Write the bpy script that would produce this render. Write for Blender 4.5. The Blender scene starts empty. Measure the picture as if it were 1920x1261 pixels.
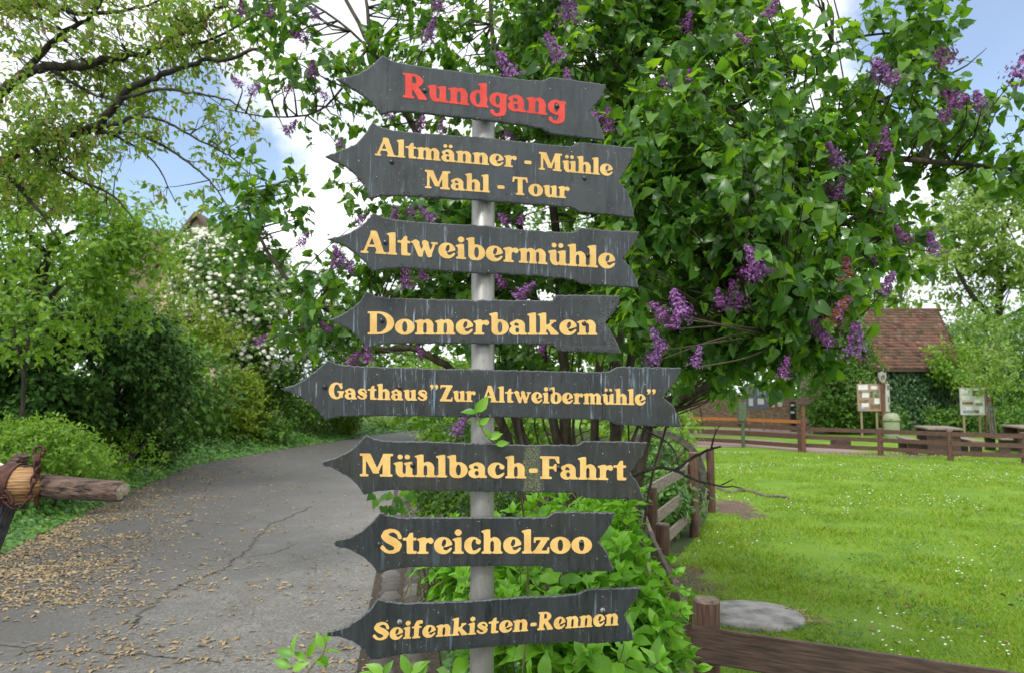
import bpy, bmesh, math, random
import numpy as np
from mathutils import Vector, noise as mnoise

rng = np.random.default_rng(7)
random.seed(7)
SC = bpy.context.scene
COL = SC.collection

# ------------------------------------------------------------------ camera
F = 1387.0          # focal length in photo pixels (26 mm on 36 mm)
CAMZ = 1.7
HORIZON = 740.0
PITCH = math.atan((HORIZON - 630.5) / F)
cam = bpy.data.cameras.new("camera")
cam.lens = F * 36.0 / 1920.0
cam.sensor_width = 36.0
cam.clip_start = 0.05
cam.clip_end = 2000.0
cam.dof.use_dof = True
cam.dof.focus_distance = 2.1
cam.dof.aperture_fstop = 7.0
camo = bpy.data.objects.new("camera", cam)
camo.location = (0, 0, CAMZ)
camo.rotation_euler = (math.pi / 2 + PITCH, 0, 0)
COL.objects.link(camo)
SC.camera = camo

# ------------------------------------------------------------------ world, sun, exposure
SUN_EL, SUN_AZ = math.radians(52), math.radians(205)   # azimuth from +Y, clockwise: behind the camera, to the left
world = bpy.data.worlds.new("World")
SC.world = world
world.use_nodes = True
SC.view_settings.view_transform = 'Standard'
SC.view_settings.look = 'None'
SC.view_settings.exposure = 0.62
SC.view_settings.gamma = 1.0

def ray(px, py):
    u, v = (px - 960.0) / F, (630.5 - py) / F
    c, s = math.cos(PITCH), math.sin(PITCH)
    d = np.array([u, c - s * v, s + c * v])
    return d / np.linalg.norm(d)

def build_world():
    nt = world.node_tree
    N, L = nt.nodes, nt.links
    N.clear()
    out = N.new('ShaderNodeOutputWorld')
    sky = N.new('ShaderNodeTexSky')
    sky.sky_type = 'NISHITA'
    sky.sun_disc = False
    sky.sun_elevation = SUN_EL
    sky.sun_rotation = SUN_AZ
    sky.air_density = 1.0
    sky.dust_density = 0.6
    b1 = N.new('ShaderNodeBackground')
    b1.inputs['Strength'].default_value = 0.14
    L.new(sky.outputs['Color'], b1.inputs['Color'])
    b2 = N.new('ShaderNodeBackground')
    b2.inputs['Strength'].default_value = 1.08
    tc = N.new('ShaderNodeTexCoord')
    n1 = N.new('ShaderNodeTexNoise')
    n1.inputs['Scale'].default_value = 3.2
    n1.inputs['Detail'].default_value = 8
    n1.inputs['Roughness'].default_value = 0.58
    L.new(tc.outputs['Generated'], n1.inputs['Vector'])
    acc = None
    for (px, py, k, w) in ((345, 330, 0.987, 1.0), (1960, 20, 0.978, 1.0)):
        d = ray(px, py)
        dot = N.new('ShaderNodeVectorMath'); dot.operation = 'DOT_PRODUCT'
        nv = N.new('ShaderNodeVectorMath'); nv.operation = 'NORMALIZE'
        L.new(tc.outputs['Generated'], nv.inputs[0])
        L.new(nv.outputs[0], dot.inputs[0])
        dot.inputs[1].default_value = tuple(d)
        mr = N.new('ShaderNodeMapRange')
        mr.inputs['From Min'].default_value = k
        mr.inputs['From Max'].default_value = 0.999
        mr.inputs['To Min'].default_value = 0.0
        mr.inputs['To Max'].default_value = 0.42 * w
        L.new(dot.outputs['Value'], mr.inputs['Value'])
        if acc is None:
            acc = mr.outputs[0]
        else:
            ad = N.new('ShaderNodeMath'); ad.operation = 'ADD'
            L.new(acc, ad.inputs[0]); L.new(mr.outputs[0], ad.inputs[1])
            acc = ad.outputs[0]
    sub = N.new('ShaderNodeMath'); sub.operation = 'SUBTRACT'
    L.new(n1.outputs['Fac'], sub.inputs[0]); L.new(acc, sub.inputs[1])
    ramp = N.new('ShaderNodeValToRGB')
    ramp.color_ramp.elements[0].position = 0.27
    ramp.color_ramp.elements[0].color = (0.10, 0.10, 0.10, 1)
    ramp.color_ramp.elements[1].position = 0.40
    ramp.color_ramp.elements[1].color = (1, 1, 1, 1)
    L.new(sub.outputs[0], ramp.inputs['Fac'])
    n2 = N.new('ShaderNodeTexNoise')
    n2.inputs['Scale'].default_value = 5.0
    n2.inputs['Detail'].default_value = 6
    L.new(tc.outputs['Generated'], n2.inputs['Vector'])
    cr = N.new('ShaderNodeValToRGB')
    cr.color_ramp.elements[0].position = 0.35
    cr.color_ramp.elements[0].color = (0.62, 0.68, 0.74, 1)
    cr.color_ramp.elements[1].position = 0.62
    cr.color_ramp.elements[1].color = (1.0, 1.0, 1.0, 1)
    L.new(n2.outputs['Fac'], cr.inputs['Fac'])
    L.new(cr.outputs['Color'], b2.inputs['Color'])
    mix = N.new('ShaderNodeMixShader')
    L.new(ramp.outputs['Color'], mix.inputs['Fac'])
    L.new(b1.outputs[0], mix.inputs[1]); L.new(b2.outputs[0], mix.inputs[2])
    L.new(mix.outputs[0], out.inputs['Surface'])
build_world()

sun = bpy.data.lights.new("sun", 'SUN')
sun.energy = 1.75
sun.angle = math.radians(16)
sun.color = (1.0, 0.96, 0.9)
suno = bpy.data.objects.new("sun", sun)
sd = Vector((math.sin(SUN_AZ) * math.cos(SUN_EL), math.cos(SUN_AZ) * math.cos(SUN_EL), math.sin(SUN_EL)))
suno.rotation_euler = (-sd).to_track_quat('-Z', 'Y').to_euler()
suno.location = (0, -5, 30)
COL.objects.link(suno)

# ------------------------------------------------------------------ geometry helpers
def P(px, py, depth):
    d = ray(px, py)
    return np.array([0, 0, CAMZ]) + d * (depth / d[1])

def GP(px, py):
    """point of the flat ground seen at a photo pixel"""
    d = ray(px, py)
    return np.array([0, 0, CAMZ]) + d * (CAMZ / -d[2])

def mesh_np(name, v, faces, smooth=False):
    """faces: list of (k, array(n,k)) blocks"""
    me = bpy.data.meshes.new(name)
    v = np.asarray(v, dtype=np.float32)
    me.vertices.add(len(v))
    me.vertices.foreach_set('co', v.ravel())
    tot = sum(f.size for f in faces)
    npoly = sum(len(f) for f in faces)
    me.loops.add(tot)
    me.polygons.add(npoly)
    li = np.concatenate([f.ravel() for f in faces]).astype(np.int32)
    sizes = np.concatenate([np.full(len(f), f.shape[1]) for f in faces]).astype(np.int32)
    starts = np.concatenate([[0], np.cumsum(sizes)[:-1]]).astype(np.int32)
    me.loops.foreach_set('vertex_index', li)
    me.polygons.foreach_set('loop_start', starts)
    me.polygons.foreach_set('loop_total', sizes)
    if smooth:
        me.polygons.foreach_set('use_smooth', np.ones(npoly, dtype=bool))
    me.update(calc_edges=True)
    me.validate()
    return me

class MB:
    """collects boxes, tubes, prisms in world space, built as one mesh"""
    def __init__(s):
        s.v, s.f, s.m, s.n = [], [], [], 0
    def add(s, v, f, mi=0):
        v = np.asarray(v, float)
        s.v.append(v)
        for q in f:
            s.f.append([i + s.n for i in q]); s.m.append(mi)
        s.n += len(v)
        return s
    def box(s, c, size, rz=0.0, mi=0, rx=0.0, ry=0.0, taper=1.0):
        x, y, z = [a / 2 for a in size]
        v = np.array([[-x, -y, -z], [x, -y, -z], [x, y, -z], [-x, y, -z],
                      [-x * taper, -y * taper, z], [x * taper, -y * taper, z], [x * taper, y * taper, z], [-x * taper, y * taper, z]])
        for ang, ax in ((rx, 0), (ry, 1), (rz, 2)):
            if ang:
                c_, s_ = math.cos(ang), math.sin(ang)
                i, j = [(1, 2), (2, 0), (0, 1)][ax]
                a, b = v[:, i].copy(), v[:, j].copy()
                v[:, i], v[:, j] = a * c_ - b * s_, a * s_ + b * c_
        return s.add(v + np.asarray(c), [(0, 3, 2, 1), (4, 5, 6, 7), (0, 1, 5, 4), (1, 2, 6, 5), (2, 3, 7, 6), (3, 0, 4, 7)], mi)
    def beam(s, a, b, h, t, mi=0, up=(0, 0, 1)):
        """plank from a to b, h high (along up), t thick"""
        a, b = np.asarray(a, float), np.asarray(b, float)
        d = b - a; d /= np.linalg.norm(d)
        up = np.asarray(up, float)
        sd_ = np.cross(d, up); sd_ /= np.linalg.norm(sd_)
        u2 = np.cross(sd_, d)
        v = []
        for e in (a, b):
            for (i, j) in ((-1, -1), (1, -1), (1, 1), (-1, 1)):
                v.append(e + sd_ * t / 2 * i + u2 * h / 2 * j)
        return s.add(v, [(0, 3, 2, 1), (4, 5, 6, 7), (0, 1, 5, 4), (1, 2, 6, 5), (2, 3, 7, 6), (3, 0, 4, 7)], mi)
    def tube(s, pts, radii, sides=6, mi=0, caps=True, jitter=0.0):
        pts = np.asarray(pts, float)
        n = len(pts)
        if np.isscalar(radii): radii = [radii] * n
        tang = np.gradient(pts, axis=0)
        tang /= np.linalg.norm(tang, axis=1)[:, None] + 1e-9
        ref = np.array([0, 0, 1.0]) if abs(tang[0][2]) < 0.9 else np.array([1.0, 0, 0])
        x = np.cross(tang[0], ref); x /= np.linalg.norm(x)
        v = []
        for i in range(n):
            x = x - tang[i] * np.dot(x, tang[i]); x /= np.linalg.norm(x) + 1e-9
            y = np.cross(tang[i], x)
            for k in range(sides):
                a = 2 * math.pi * k / sides
                r = radii[i] * (1 + (jitter * random.uniform(-1, 1) if jitter else 0))
                v.append(pts[i] + r * (x * math.cos(a) + y * math.sin(a)))
        f = []
        for i in range(n - 1):
            for k in range(sides):
                k2 = (k + 1) % sides
                f.append((i * sides + k, i * sides + k2, (i + 1) * sides + k2, (i + 1) * sides + k))
        if caps:
            f.append(tuple(range(sides))[::-1]); f.append(tuple((n - 1) * sides + k for k in range(sides)))
        return s.add(v, f, mi)
    def lathe(s, c, prof, sides=24, mi=0, axis='z'):
        v, f = [], []
        for (r, z) in prof:
            for k in range(sides):
                a = 2 * math.pi * k / sides
                p = (r * math.cos(a), r * math.sin(a), z)
                if axis == 'y': p = (p[0], -p[2], p[1])
                v.append(np.asarray(c) + p)
        for i in range(len(prof) - 1):
            for k in range(sides):
                k2 = (k + 1) % sides
                f.append((i * sides + k, i * sides + k2, (i + 1) * sides + k2, (i + 1) * sides + k))
        f.append(tuple((len(prof) - 1) * sides + k for k in range(sides)))
        f.append(tuple(range(sides))[::-1])
        return s.add(v, f, mi)
    def build(s, name, mats, parent=None, bevel=0.0, smooth=False, **kw):
        me = bpy.data.meshes.new(name)
        off = base_of(parent)
        me.from_pydata([tuple(p) for p in (np.concatenate(s.v) - off)], [], s.f)
        me.polygons.foreach_set('material_index', s.m)
        if bevel > 0:
            bm = bmesh.new(); bm.from_mesh(me)
            es = [e for e in bm.edges if len(e.link_faces) == 2 and e.calc_face_angle(0) > 0.6]
            bmesh.ops.bevel(bm, geom=es, offset=bevel, segments=2, affect='EDGES', clamp_overlap=True)
            bm.to_mesh(me); bm.free()
        if smooth:
            me.polygons.foreach_set('use_smooth', np.ones(len(me.polygons), dtype=bool))
        return link(name, me, mats, parent, **kw)

def base_of(parent):
    b = np.zeros(3)
    while parent is not None:
        b = b + np.array(parent.location); parent = parent.parent
    return b

def link(name, me, mats, parent=None, **kw):
    o = bpy.data.objects.new(name, me)
    if mats is not None:
        for m in (mats if isinstance(mats, (list, tuple)) else [mats]):
            me.materials.append(m)
    COL.objects.link(o)
    if parent is not None: o.parent = parent
    for k, v in kw.items(): o[k] = v
    return o

def thing(name, label, cat, loc, group=None):
    o = bpy.data.objects.new(name, None)
    COL.objects.link(o)
    o.location = tuple(loc)
    o.empty_display_size = 0.1
    o['label'] = label; o['category'] = cat
    if group: o['group'] = group
    return o

def tag(o, label, cat, group=None):
    o['label'] = label; o['category'] = cat
    if group: o['group'] = group
    return o

def smoothpath(pts, n=4):
    """Catmull-Rom through points"""
    pts = [np.asarray(p, float) for p in pts]
    q = [2 * pts[0] - pts[1]] + pts + [2 * pts[-1] - pts[-2]]
    out = []
    for i in range(1, len(q) - 2):
        p0, p1, p2, p3 = q[i - 1], q[i], q[i + 1], q[i + 2]
        for k in range(n):
            t = k / n
            out.append(0.5 * ((2 * p1) + (-p0 + p2) * t + (2 * p0 - 5 * p1 + 4 * p2 - p3) * t * t + (-p0 + 3 * p1 - 3 * p2 + p3) * t ** 3))
    out.append(pts[-1])
    return np.array(out)

# ------------------------------------------------------------------ materials
def nodes(name):
    m = bpy.data.materials.new(name)
    m.use_nodes = True
    nt = m.node_tree
    return m, nt.nodes, nt.links, nt.nodes['Principled BSDF'], nt.nodes['Material Output']

def coords(N, L, scale=(1, 1, 1), rot=(0, 0, 0)):
    tc = N.new('ShaderNodeTexCoord')
    mp = N.new('ShaderNodeMapping')
    mp.inputs['Scale'].default_value = scale
    mp.inputs['Rotation'].default_value = rot
    L.new(tc.outputs['Object'], mp.inputs['Vector'])
    return mp.outputs[0]

def noise_fac(N, L, vec, scale, detail=5, rough=0.55):
    n = N.new('ShaderNodeTexNoise')
    n.inputs['Scale'].default_value = scale
    n.inputs['Detail'].default_value = detail
    n.inputs['Roughness'].default_value = rough
    L.new(vec, n.inputs['Vector'])
    return n.outputs['Fac']

def ramp(N, L, fac, stops):
    r = N.new('ShaderNodeValToRGB')
    el = r.color_ramp.elements
    while len(el) < len(stops): el.new(0.5)
    for e, (p, c) in zip(el, stops):
        e.position = p
        e.color = (*c, 1) if len(c) == 3 else c
    L.new(fac, r.inputs['Fac'])
    return r.outputs['Color']

def mixc(N, L, fac, a, b, mode='MIX'):
    m = N.new('ShaderNodeMix'); m.data_type = 'RGBA'; m.blend_type = mode
    if isinstance(fac, (int, float)): m.inputs[0].default_value = fac
    else: L.new(fac, m.inputs[0])
    for i, x in ((6, a), (7, b)):
        if isinstance(x, (tuple, list)): m.inputs[i].default_value = (*x, 1)
        else: L.new(x, m.inputs[i])
    return m.outputs[2]

def bump(N, L, b, fac, strength=0.3, dist=0.01):
    bp = N.new('ShaderNodeBump')
    bp.inputs['Strength'].default_value = strength
    bp.inputs['Distance'].default_value = dist
    L.new(fac, bp.inputs['Height'])
    L.new(bp.outputs[0], b.inputs['Normal'])

def noisy(name, c1, c2, scale=8.0, rough=0.7, stretch=(1, 1, 1), bstr=0.3, bdist=0.01, lo=0.35, hi=0.65, metal=0.0, spec=0.5, detail=6):
    m, N, L, b, o = nodes(name)
    v = coords(N, L, stretch)
    f = noise_fac(N, L, v, scale, detail, 0.6)
    L.new(ramp(N, L, f, [(lo, c1), (hi, c2)]), b.inputs['Base Color'])
    b.inputs['Roughness'].default_value = rough
    b.inputs['Metallic'].default_value = metal
    b.inputs['Specular IOR Level'].default_value = spec
    if bstr: bump(N, L, b, f, bstr, bdist)
    return m

def leafmat(name, cols, rough=0.42, trans=0.35, tcol=None, spec=0.5):
    """per-leaf colour from a ramp over Random Per Island; thin translucency"""
    m, N, L, b, o = nodes(name)
    g = N.new('ShaderNodeNewGeometry')
    st = [(i / max(1, len(cols) - 1), c) for i, c in enumerate(cols)]
    c = ramp(N, L, g.outputs['Random Per Island'], st)
    L.new(c, b.inputs['Base Color'])
    b.inputs['Roughness'].default_value = rough
    b.inputs['Specular IOR Level'].default_value = spec
    if trans > 0:
        t = N.new('ShaderNodeBsdfTranslucent')
        mc = mixc(N, L, 1.0, c, tcol or (2.6, 2.3, 1.2), 'MULTIPLY')
        L.new(mc, t.inputs['Color'])
        mx = N.new('ShaderNodeMixShader')
        mx.inputs['Fac'].default_value = trans
        L.new(b.outputs[0], mx.inputs[1]); L.new(t.outputs[0], mx.inputs[2])
        L.new(mx.outputs[0], o.inputs['Surface'])
    return m

# ------------------------------------------------------------------ leaves
def leaf_tmpl(profile, fold=0.3, curl=0.25, base_dip=0.0):
    """profile: (t, halfwidth) rows from base to tip; x across, y along, z normal"""
    v, f = [], []
    idx = []
    for (t, w) in profile:
        z = -curl * t * t
        if w <= 0:
            idx.append((len(v),)); v.append((0, t, z))
        else:
            i = len(v); idx.append((i, i + 1, i + 2))
            v += [(-w, t - base_dip * (1 - t) * w, z + fold * w), (0, t, z), (w, t - base_dip * (1 - t) * w, z + fold * w)]
    tris, quads = [], []
    for a, b in zip(idx[:-1], idx[1:]):
        if len(a) == 1 and len(b) == 3:
            tris += [(a[0], b[1], b[0]), (a[0], b[2], b[1])]
        elif len(a) == 3 and len(b) == 1:
            tris += [(a[0], a[1], b[0]), (a[1], a[2], b[0])]
        elif len(a) == 3:
            quads += [(a[0], a[1], b[1], b[0]), (a[1], a[2], b[2], b[1])]
    return np.array(v, float), [np.array(q) for q in (tris, quads) if q]

HEART = leaf_tmpl([(0.0, 0), (0.03, 0.2), (0.1, 0.32), (0.22, 0.385), (0.36, 0.385), (0.52, 0.32), (0.68, 0.215), (0.82, 0.11), (0.93, 0.035), (1.0, 0)], 0.26, 0.34, 0.55)
OVATE = leaf_tmpl([(0.0, 0), (0.18, 0.19), (0.42, 0.26), (0.66, 0.19), (0.86, 0.07), (1.0, 0)], 0.35, 0.3)
OVATE_F = leaf_tmpl([(0.0, 0), (0.08, 0.1), (0.2, 0.2), (0.36, 0.255), (0.52, 0.25), (0.68, 0.19), (0.82, 0.1), (0.92, 0.04), (1.0, 0)], 0.3, 0.38)
SMALL = leaf_tmpl([(0.0, 0), (0.4, 0.3), (1.0, 0)], 0.3, 0.2)
NEEDLE = leaf_tmpl([(0.0, 0), (0.5, 0.12), (1.0, 0)], 0.1, 0.15)

for _T in (HEART, OVATE_F):      # slightly wavy margins
    _v = _T[0]; _m = np.abs(_v[:, 0]) > .02
    _v[_m, 2] += .045 * np.sin(_v[_m, 1] * 13 + (_v[_m, 0] > 0) * 1.9)

def unit(a):
    return a / (np.linalg.norm(a, axis=-1, keepdims=True) + 1e-9)

def scatter(tmpl, pos, axis, nrm, size, width=None):
    """returns verts, face blocks of many leaves"""
    tv, tf = tmpl
    pos, axis, nrm = map(np.asarray, (pos, axis, nrm))
    n, k = len(pos), len(tv)
    a = unit(axis)
    z = unit(nrm - a * np.sum(nrm * a, axis=1, keepdims=True))
    x = np.cross(a, z)
    R = np.stack([x, a, z], axis=2)
    sc = np.broadcast_to(np.asarray(size, float), (n,))
    V = np.einsum('nij,kj->nki', R, tv) * sc[:, None, None] + pos[:, None, :]
    off = (np.arange(n) * k)[:, None, None]
    return V.reshape(-1, 3), [(f[None] + off).reshape(-1, f.shape[1]) for f in tf]

def scatter_obj(name, tmpl, pos, axis, nrm, size, mat_, parent=None, smooth=True, **kw):
    V, Fc = scatter(tmpl, pos, axis, nrm, size)
    me = mesh_np(name, V - base_of(parent), Fc, smooth)
    return link(name, me, mat_, parent, **kw)

def blob(px, py, d, rx, ry, rd, w=1.0):
    return (P(px, py, d), np.array([rx * d / F, rd, ry * d / F]), w)

def foliage(blobs, ntw, per=6, twig=0.18, size=0.085, droop=0.35, up=0.5, shell=0.45, gap=0.0, freq=1.6, spread=1.0, zmin=0.03, svar=0.35, front=0.0):
    """twigs spread through ellipsoids; returns leaf arrays and twig polylines"""
    ws = np.array([b[2] * float(np.prod(b[1])) ** (2 / 3) for b in blobs]); ws /= ws.sum()
    bi = rng.choice(len(blobs), size=int(ntw * (1.8 if gap else 1.05)), p=ws)
    pos, outd = [], []
    for i in bi:
        c, r, _ = blobs[i]
        d = rng.normal(size=3); d /= np.linalg.norm(d)
        if front and d[1] > 0 and rng.random() < front: d[1] = -d[1]
        rad = shell + (1 - shell) * rng.random() ** 0.7
        p = c + r * d * rad
        if p[2] < zmin: continue
        if gap and mnoise.noise(Vector(p) * freq) < gap - 0.35 + 0.15 * rng.random(): continue
        pos.append(p); outd.append(d / r)
    pos = np.array(pos[:ntw]); outd = unit(np.array(outd[:ntw]))
    n = len(pos)
    tdir = unit(outd * 0.9 + rng.normal(size=(n, 3)) * 0.55 + np.array([0, 0, 0.25]))
    L_ = twig * rng.uniform(0.6, 1.3, n)
    LP, LA, LN, LS = [], [], [], []
    perp = unit(np.cross(tdir, rng.normal(size=(n, 3))))
    perp2 = np.cross(tdir, perp)
    for j in range(per):
        t = (j // 2 + 0.6) / ((per + 1) // 2)
        sgn = 1 if j % 2 else -1
        pr = perp if (j // 2) % 2 == 0 else perp2
        p = pos + tdir * (L_ * t)[:, None]
        if j == per - 1:
            ax = tdir + rng.normal(size=(n, 3)) * 0.3
        else:
            ax = tdir * 0.45 + pr * sgn * spread + rng.normal(size=(n, 3)) * 0.3
        ax = unit(ax) + np.array([0, 0, -droop])
        nr = np.array([0, 0, up]) + outd * 0.6 + rng.normal(size=(n, 3)) * 0.45
        LP.append(p); LA.append(ax); LN.append(nr)
        LS.append(size * rng.uniform(1 - svar, 1 + svar, n))
    tips = pos + tdir * L_[:, None]
    return (np.concatenate(LP), np.concatenate(LA), np.concatenate(LN), np.concatenate(LS)), pos, tips

def join_twigs(mb, limbs, pos, tips, frac=0.3, maxd=1.0, r=0.004, sides=4):
    """thin curved branchlets from the nearest limb to the twigs"""
    pts = np.concatenate(limbs)
    for p, t in zip(pos, tips):
        mb.tube([p, (p + t) / 2 + rng.normal(size=3) * 0.004, t], [r * 0.6, r * 0.5, r * 0.3], 3, caps=False)
        if rng.random() > frac: continue
        d = np.linalg.norm(pts - p, axis=1)
        i = int(np.argmin(d + (pts[:, 2] > p[2] + 0.1) * 0.25))
        if d[i] > maxd or d[i] < 0.03: continue
        a = pts[i]
        m1 = a * 0.65 + p * 0.35 + rng.normal(size=3) * 0.06 * d[i]
        m2 = a * 0.3 + p * 0.7 + rng.normal(size=3) * 0.06 * d[i] + np.array([0, 0, 0.04 * d[i]])
        mb.tube([a, m1, m2, p], [r * 2.0, r * 1.5, r * 1.1, r * 0.7], sides, caps=False)

def limb(mb, pts, r0, r1, sides=8, n=5, wob=0.0, jit=0.05):
    pth = smoothpath(pts, n)
    if wob: pth = pth + rng.normal(size=pth.shape) * wob
    rr = np.linspace(r0, r1, len(pth))
    mb.tube(pth, list(rr), sides, jitter=jit)
    return pth
# ================================================================== SETTING
def polymesh(pts, z, name, mats, **kw):
    """flat sheet from a ground outline"""
    bm = bmesh.new()
    f = bm.faces.new([bm.verts.new((p[0], p[1], z)) for p in pts])
    f.normal_update()
    if f.normal.z < 0: f.normal_flip()
    bmesh.ops.triangulate(bm, faces=[f])
    me = bpy.data.meshes.new(name); bm.to_mesh(me); bm.free()
    return link(name, me, mats, **kw)

def ribbon(left, right, z, name, mats, n=6, **kw):
    a, b = smoothpath([(p[0], p[1], 0) for p in left], n), smoothpath([(p[0], p[1], 0) for p in right], n)
    m = min(len(a), len(b))
    v = np.concatenate([a[:m], b[:m]]); v[:, 2] = z
    f = np.array([(i, m + i, m + i + 1, i + 1) for i in range(m - 1)])
    return link(name, mesh_np(name, v, [f]), mats, **kw)

def ground_mat():
    m, N, L, b, o = nodes('soil_and_grass')
    v = coords(N, L)
    f = noise_fac(N, L, v, 0.9, 8, 0.65); g = noise_fac(N, L, v, 14, 6, 0.7)
    c = ramp(N, L, f, [(0.35, (0.03, 0.05, 0.014)), (0.55, (0.05, 0.09, 0.02)), (0.7, (0.06, 0.048, 0.03))])
    c = mixc(N, L, 0.5, c, ramp(N, L, g, [(0.3, (0.02, 0.025, 0.01)), (0.7, (0.1, 0.12, 0.04))]))
    L.new(c, b.inputs['Base Color']); b.inputs['Roughness'].default_value = 0.95
    bump(N, L, b, g, 0.6, 0.03)
    return m
def lawn_mat():
    m, N, L, b, o = nodes('mown_lawn')
    v = coords(N, L)
    f = noise_fac(N, L, v, 1.1, 6, 0.6); g = noise_fac(N, L, v, 45, 6, 0.7); h = noise_fac(N, L, v, 6, 5, 0.65)
    c = ramp(N, L, f, [(0.32, (0.09, 0.20, 0.016)), (0.5, (0.165, 0.30, 0.02)), (0.68, (0.25, 0.35, 0.036))])
    c = mixc(N, L, ramp(N, L, h, [(0.40, (0, 0, 0)), (0.72, (0.6,) * 3)]), c, (0.15, 0.27, 0.022))
    c = mixc(N, L, ramp(N, L, g, [(0.35, (0.35,) * 3), (0.6, (0, 0, 0))]), c, (0.05, 0.11, 0.014))
    # bare, mulched soil at the fence end
    def spot(c, px, py, r0, r1, col):
        p = GP(px, py)
        sq = N.new('ShaderNodeMapping'); sq.inputs['Scale'].default_value = (1, 0.36, 1)
        L.new(v, sq.inputs['Vector'])
        sx = N.new('ShaderNodeVectorMath'); sx.operation = 'DISTANCE'
        L.new(sq.outputs[0], sx.inputs[0]); sx.inputs[1].default_value = (p[0], p[1] * 0.36, 0)
        ad = N.new('ShaderNodeMath'); ad.operation = 'MULTIPLY_ADD'
        L.new(noise_fac(N, L, v, 2.6, 6, 0.75), ad.inputs[0]); ad.inputs[1].default_value = 1.3
        L.new(sx.outputs['Value'], ad.inputs[2])
        mk = ramp(N, L, ad.outputs[0], [(r0, (1, 1, 1)), (r1, (0, 0, 0))])
        return mixc(N, L, mk, c, col)
    soil = ramp(N, L, g, [(0.3, (0.06, 0.035, 0.03)), (0.7, (0.22, 0.14, 0.12))])
    # distances are in metres; keep below 1 for the ramp by shifting: r + 0.65*noise
    c = spot(c, 1378, 952, 0.96, 1.0, soil)
    c = spot(c, 1285, 1085, 0.80, 0.98, soil)
    L.new(c, b.inputs['Base Color']); b.inputs['Roughness'].default_value = 0.85
    b.inputs['Specular IOR Level'].default_value = 0.25
    bump(N, L, b, g, 0.8, 0.03)
    return m
def asphalt_mat():
    m, N, L, b, o = nodes('asphalt')
    v = coords(N, L)
    sp = noise_fac(N, L, v, 55, 4, 0.75); big = noise_fac(N, L, v, 0.55, 5, 0.6); mid = noise_fac(N, L, v, 9, 5, 0.7)
    c = ramp(N, L, sp, [(0.34, (0.07, 0.067, 0.062)), (0.5, (0.165, 0.16, 0.148)), (0.66, (0.31, 0.30, 0.28))])
    # damp, dirtier asphalt under the trees on the left (a stain with an uneven edge)
    se = N.new('ShaderNodeSeparateXYZ'); L.new(v, se.inputs[0])
    ma = N.new('ShaderNodeMath'); ma.operation = 'MULTIPLY_ADD'
    L.new(big, ma.inputs[0]); ma.inputs[1].default_value = 2.6
    L.new(se.outputs['X'], ma.inputs[2])
    mr = N.new('ShaderNodeMapRange'); mr.inputs['From Min'].default_value = -0.4; mr.inputs['From Max'].default_value = -2.6
    L.new(ma.outputs[0], mr.inputs['Value'])
    c = mixc(N, L, mr.outputs[0], c, mixc(N, L, 0.72, c, (0.034, 0.034, 0.038)))
    c = mixc(N, L, ramp(N, L, mid, [(0.42, (0, 0, 0)), (0.7, (0.55,) * 3)]), c, (0.105, 0.092, 0.074))
    st = noise_fac(N, L, v, 1.7, 7, 0.68)
    c = mixc(N, L, ramp(N, L, st, [(0.46, (0, 0, 0)), (0.62, (0.42,) * 3)]), c, (0.085, 0.08, 0.07))
    c = mixc(N, L, ramp(N, L, st, [(0.34, (0.15,) * 3), (0.44, (0, 0, 0))]), c, (0.28, 0.27, 0.25))
    L.new(c, b.inputs['Base Color'])
    b.inputs['Roughness'].default_value = 0.7
    bump(N, L, b, sp, 0.7, 0.006)
    return m

M_GROUND, M_LAWN, M_ASPH = ground_mat(), lawn_mat(), asphalt_mat()
M_CRACK = noisy('crack_dirt', (0.03, 0.027, 0.022), (0.13, 0.11, 0.08), 22, 0.95, bstr=0.5)
M_GRAVEL = noisy('reddish_gravel', (0.17, 0.115, 0.1), (0.34, 0.25, 0.22), 24, 0.95, bstr=0.5)
M_STONE = leafmat('worn_cobble', [(0.045, 0.04, 0.036), (0.09, 0.08, 0.071), (0.14, 0.127, 0.117), (0.068, 0.06, 0.056)], 0.65, 0)

me = mesh_np('ground', [(-400, -60, 0), (400, -60, 0), (400, 900, 0), (-400, 900, 0)], [np.array([[0, 1, 2, 3]])])
link('ground', me, M_GROUND, kind='structure')

ROAD_L = [(-5.0, -3), (-5.2, 3), (-5.55, 7.5), (-6.9, 13), (-7.9, 18.1), (-7.4, 23.6), (-6.0, 32), (-3.0, 42), (3, 52)]
ROAD_R = [(-.45, -3), (-.62, 2.5), (-.95, 4.8), (-1.3, 7.4), (-2.0, 12.8), (-2.7, 18), (-2.7, 24), (-1.8, 32), (2.5, 41)]
ribbon(ROAD_L, ROAD_R, 0.012, 'road', M_ASPH, 8, kind='structure')
LAWN = [(0.95, 2.0), (1.1, 5.5), (1.3, 6.9), (2.2, 9.0), (2.9, 11), (3.6, 15), (5.0, 24), (9, 24.5), (30, 12), (30, -4), (6, -4), (3.2, 1.6)]
polymesh(LAWN, 0.006, 'lawn', M_LAWN, kind='structure')
FIELD = [(5.0, 24.1), (9, 24.6), (30, 12.1), (60, 12), (60, 60), (-1, 60), (3, 42), (4, 30)]
polymesh(FIELD, 0.006, 'meadow', M_LAWN, kind='structure')
ribbon([GP(1230, 823), GP(1400, 822), GP(1520, 834), GP(1640, 848), GP(1740, 856)], [GP(1230, 838), GP(1400, 838), GP(1500, 846), GP(1620, 856), GP(1730, 859)], 0.011, 'gravel_path', M_GRAVEL, kind='structure')
ribbon([GP(1230, 803), GP(1400, 803), GP(1560, 804), GP(1700, 808)], [GP(1230, 816), GP(1400, 815), GP(1560, 814), GP(1690, 813)], 0.011, 'gravel_yard', M_GRAVEL, kind='structure')

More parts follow.
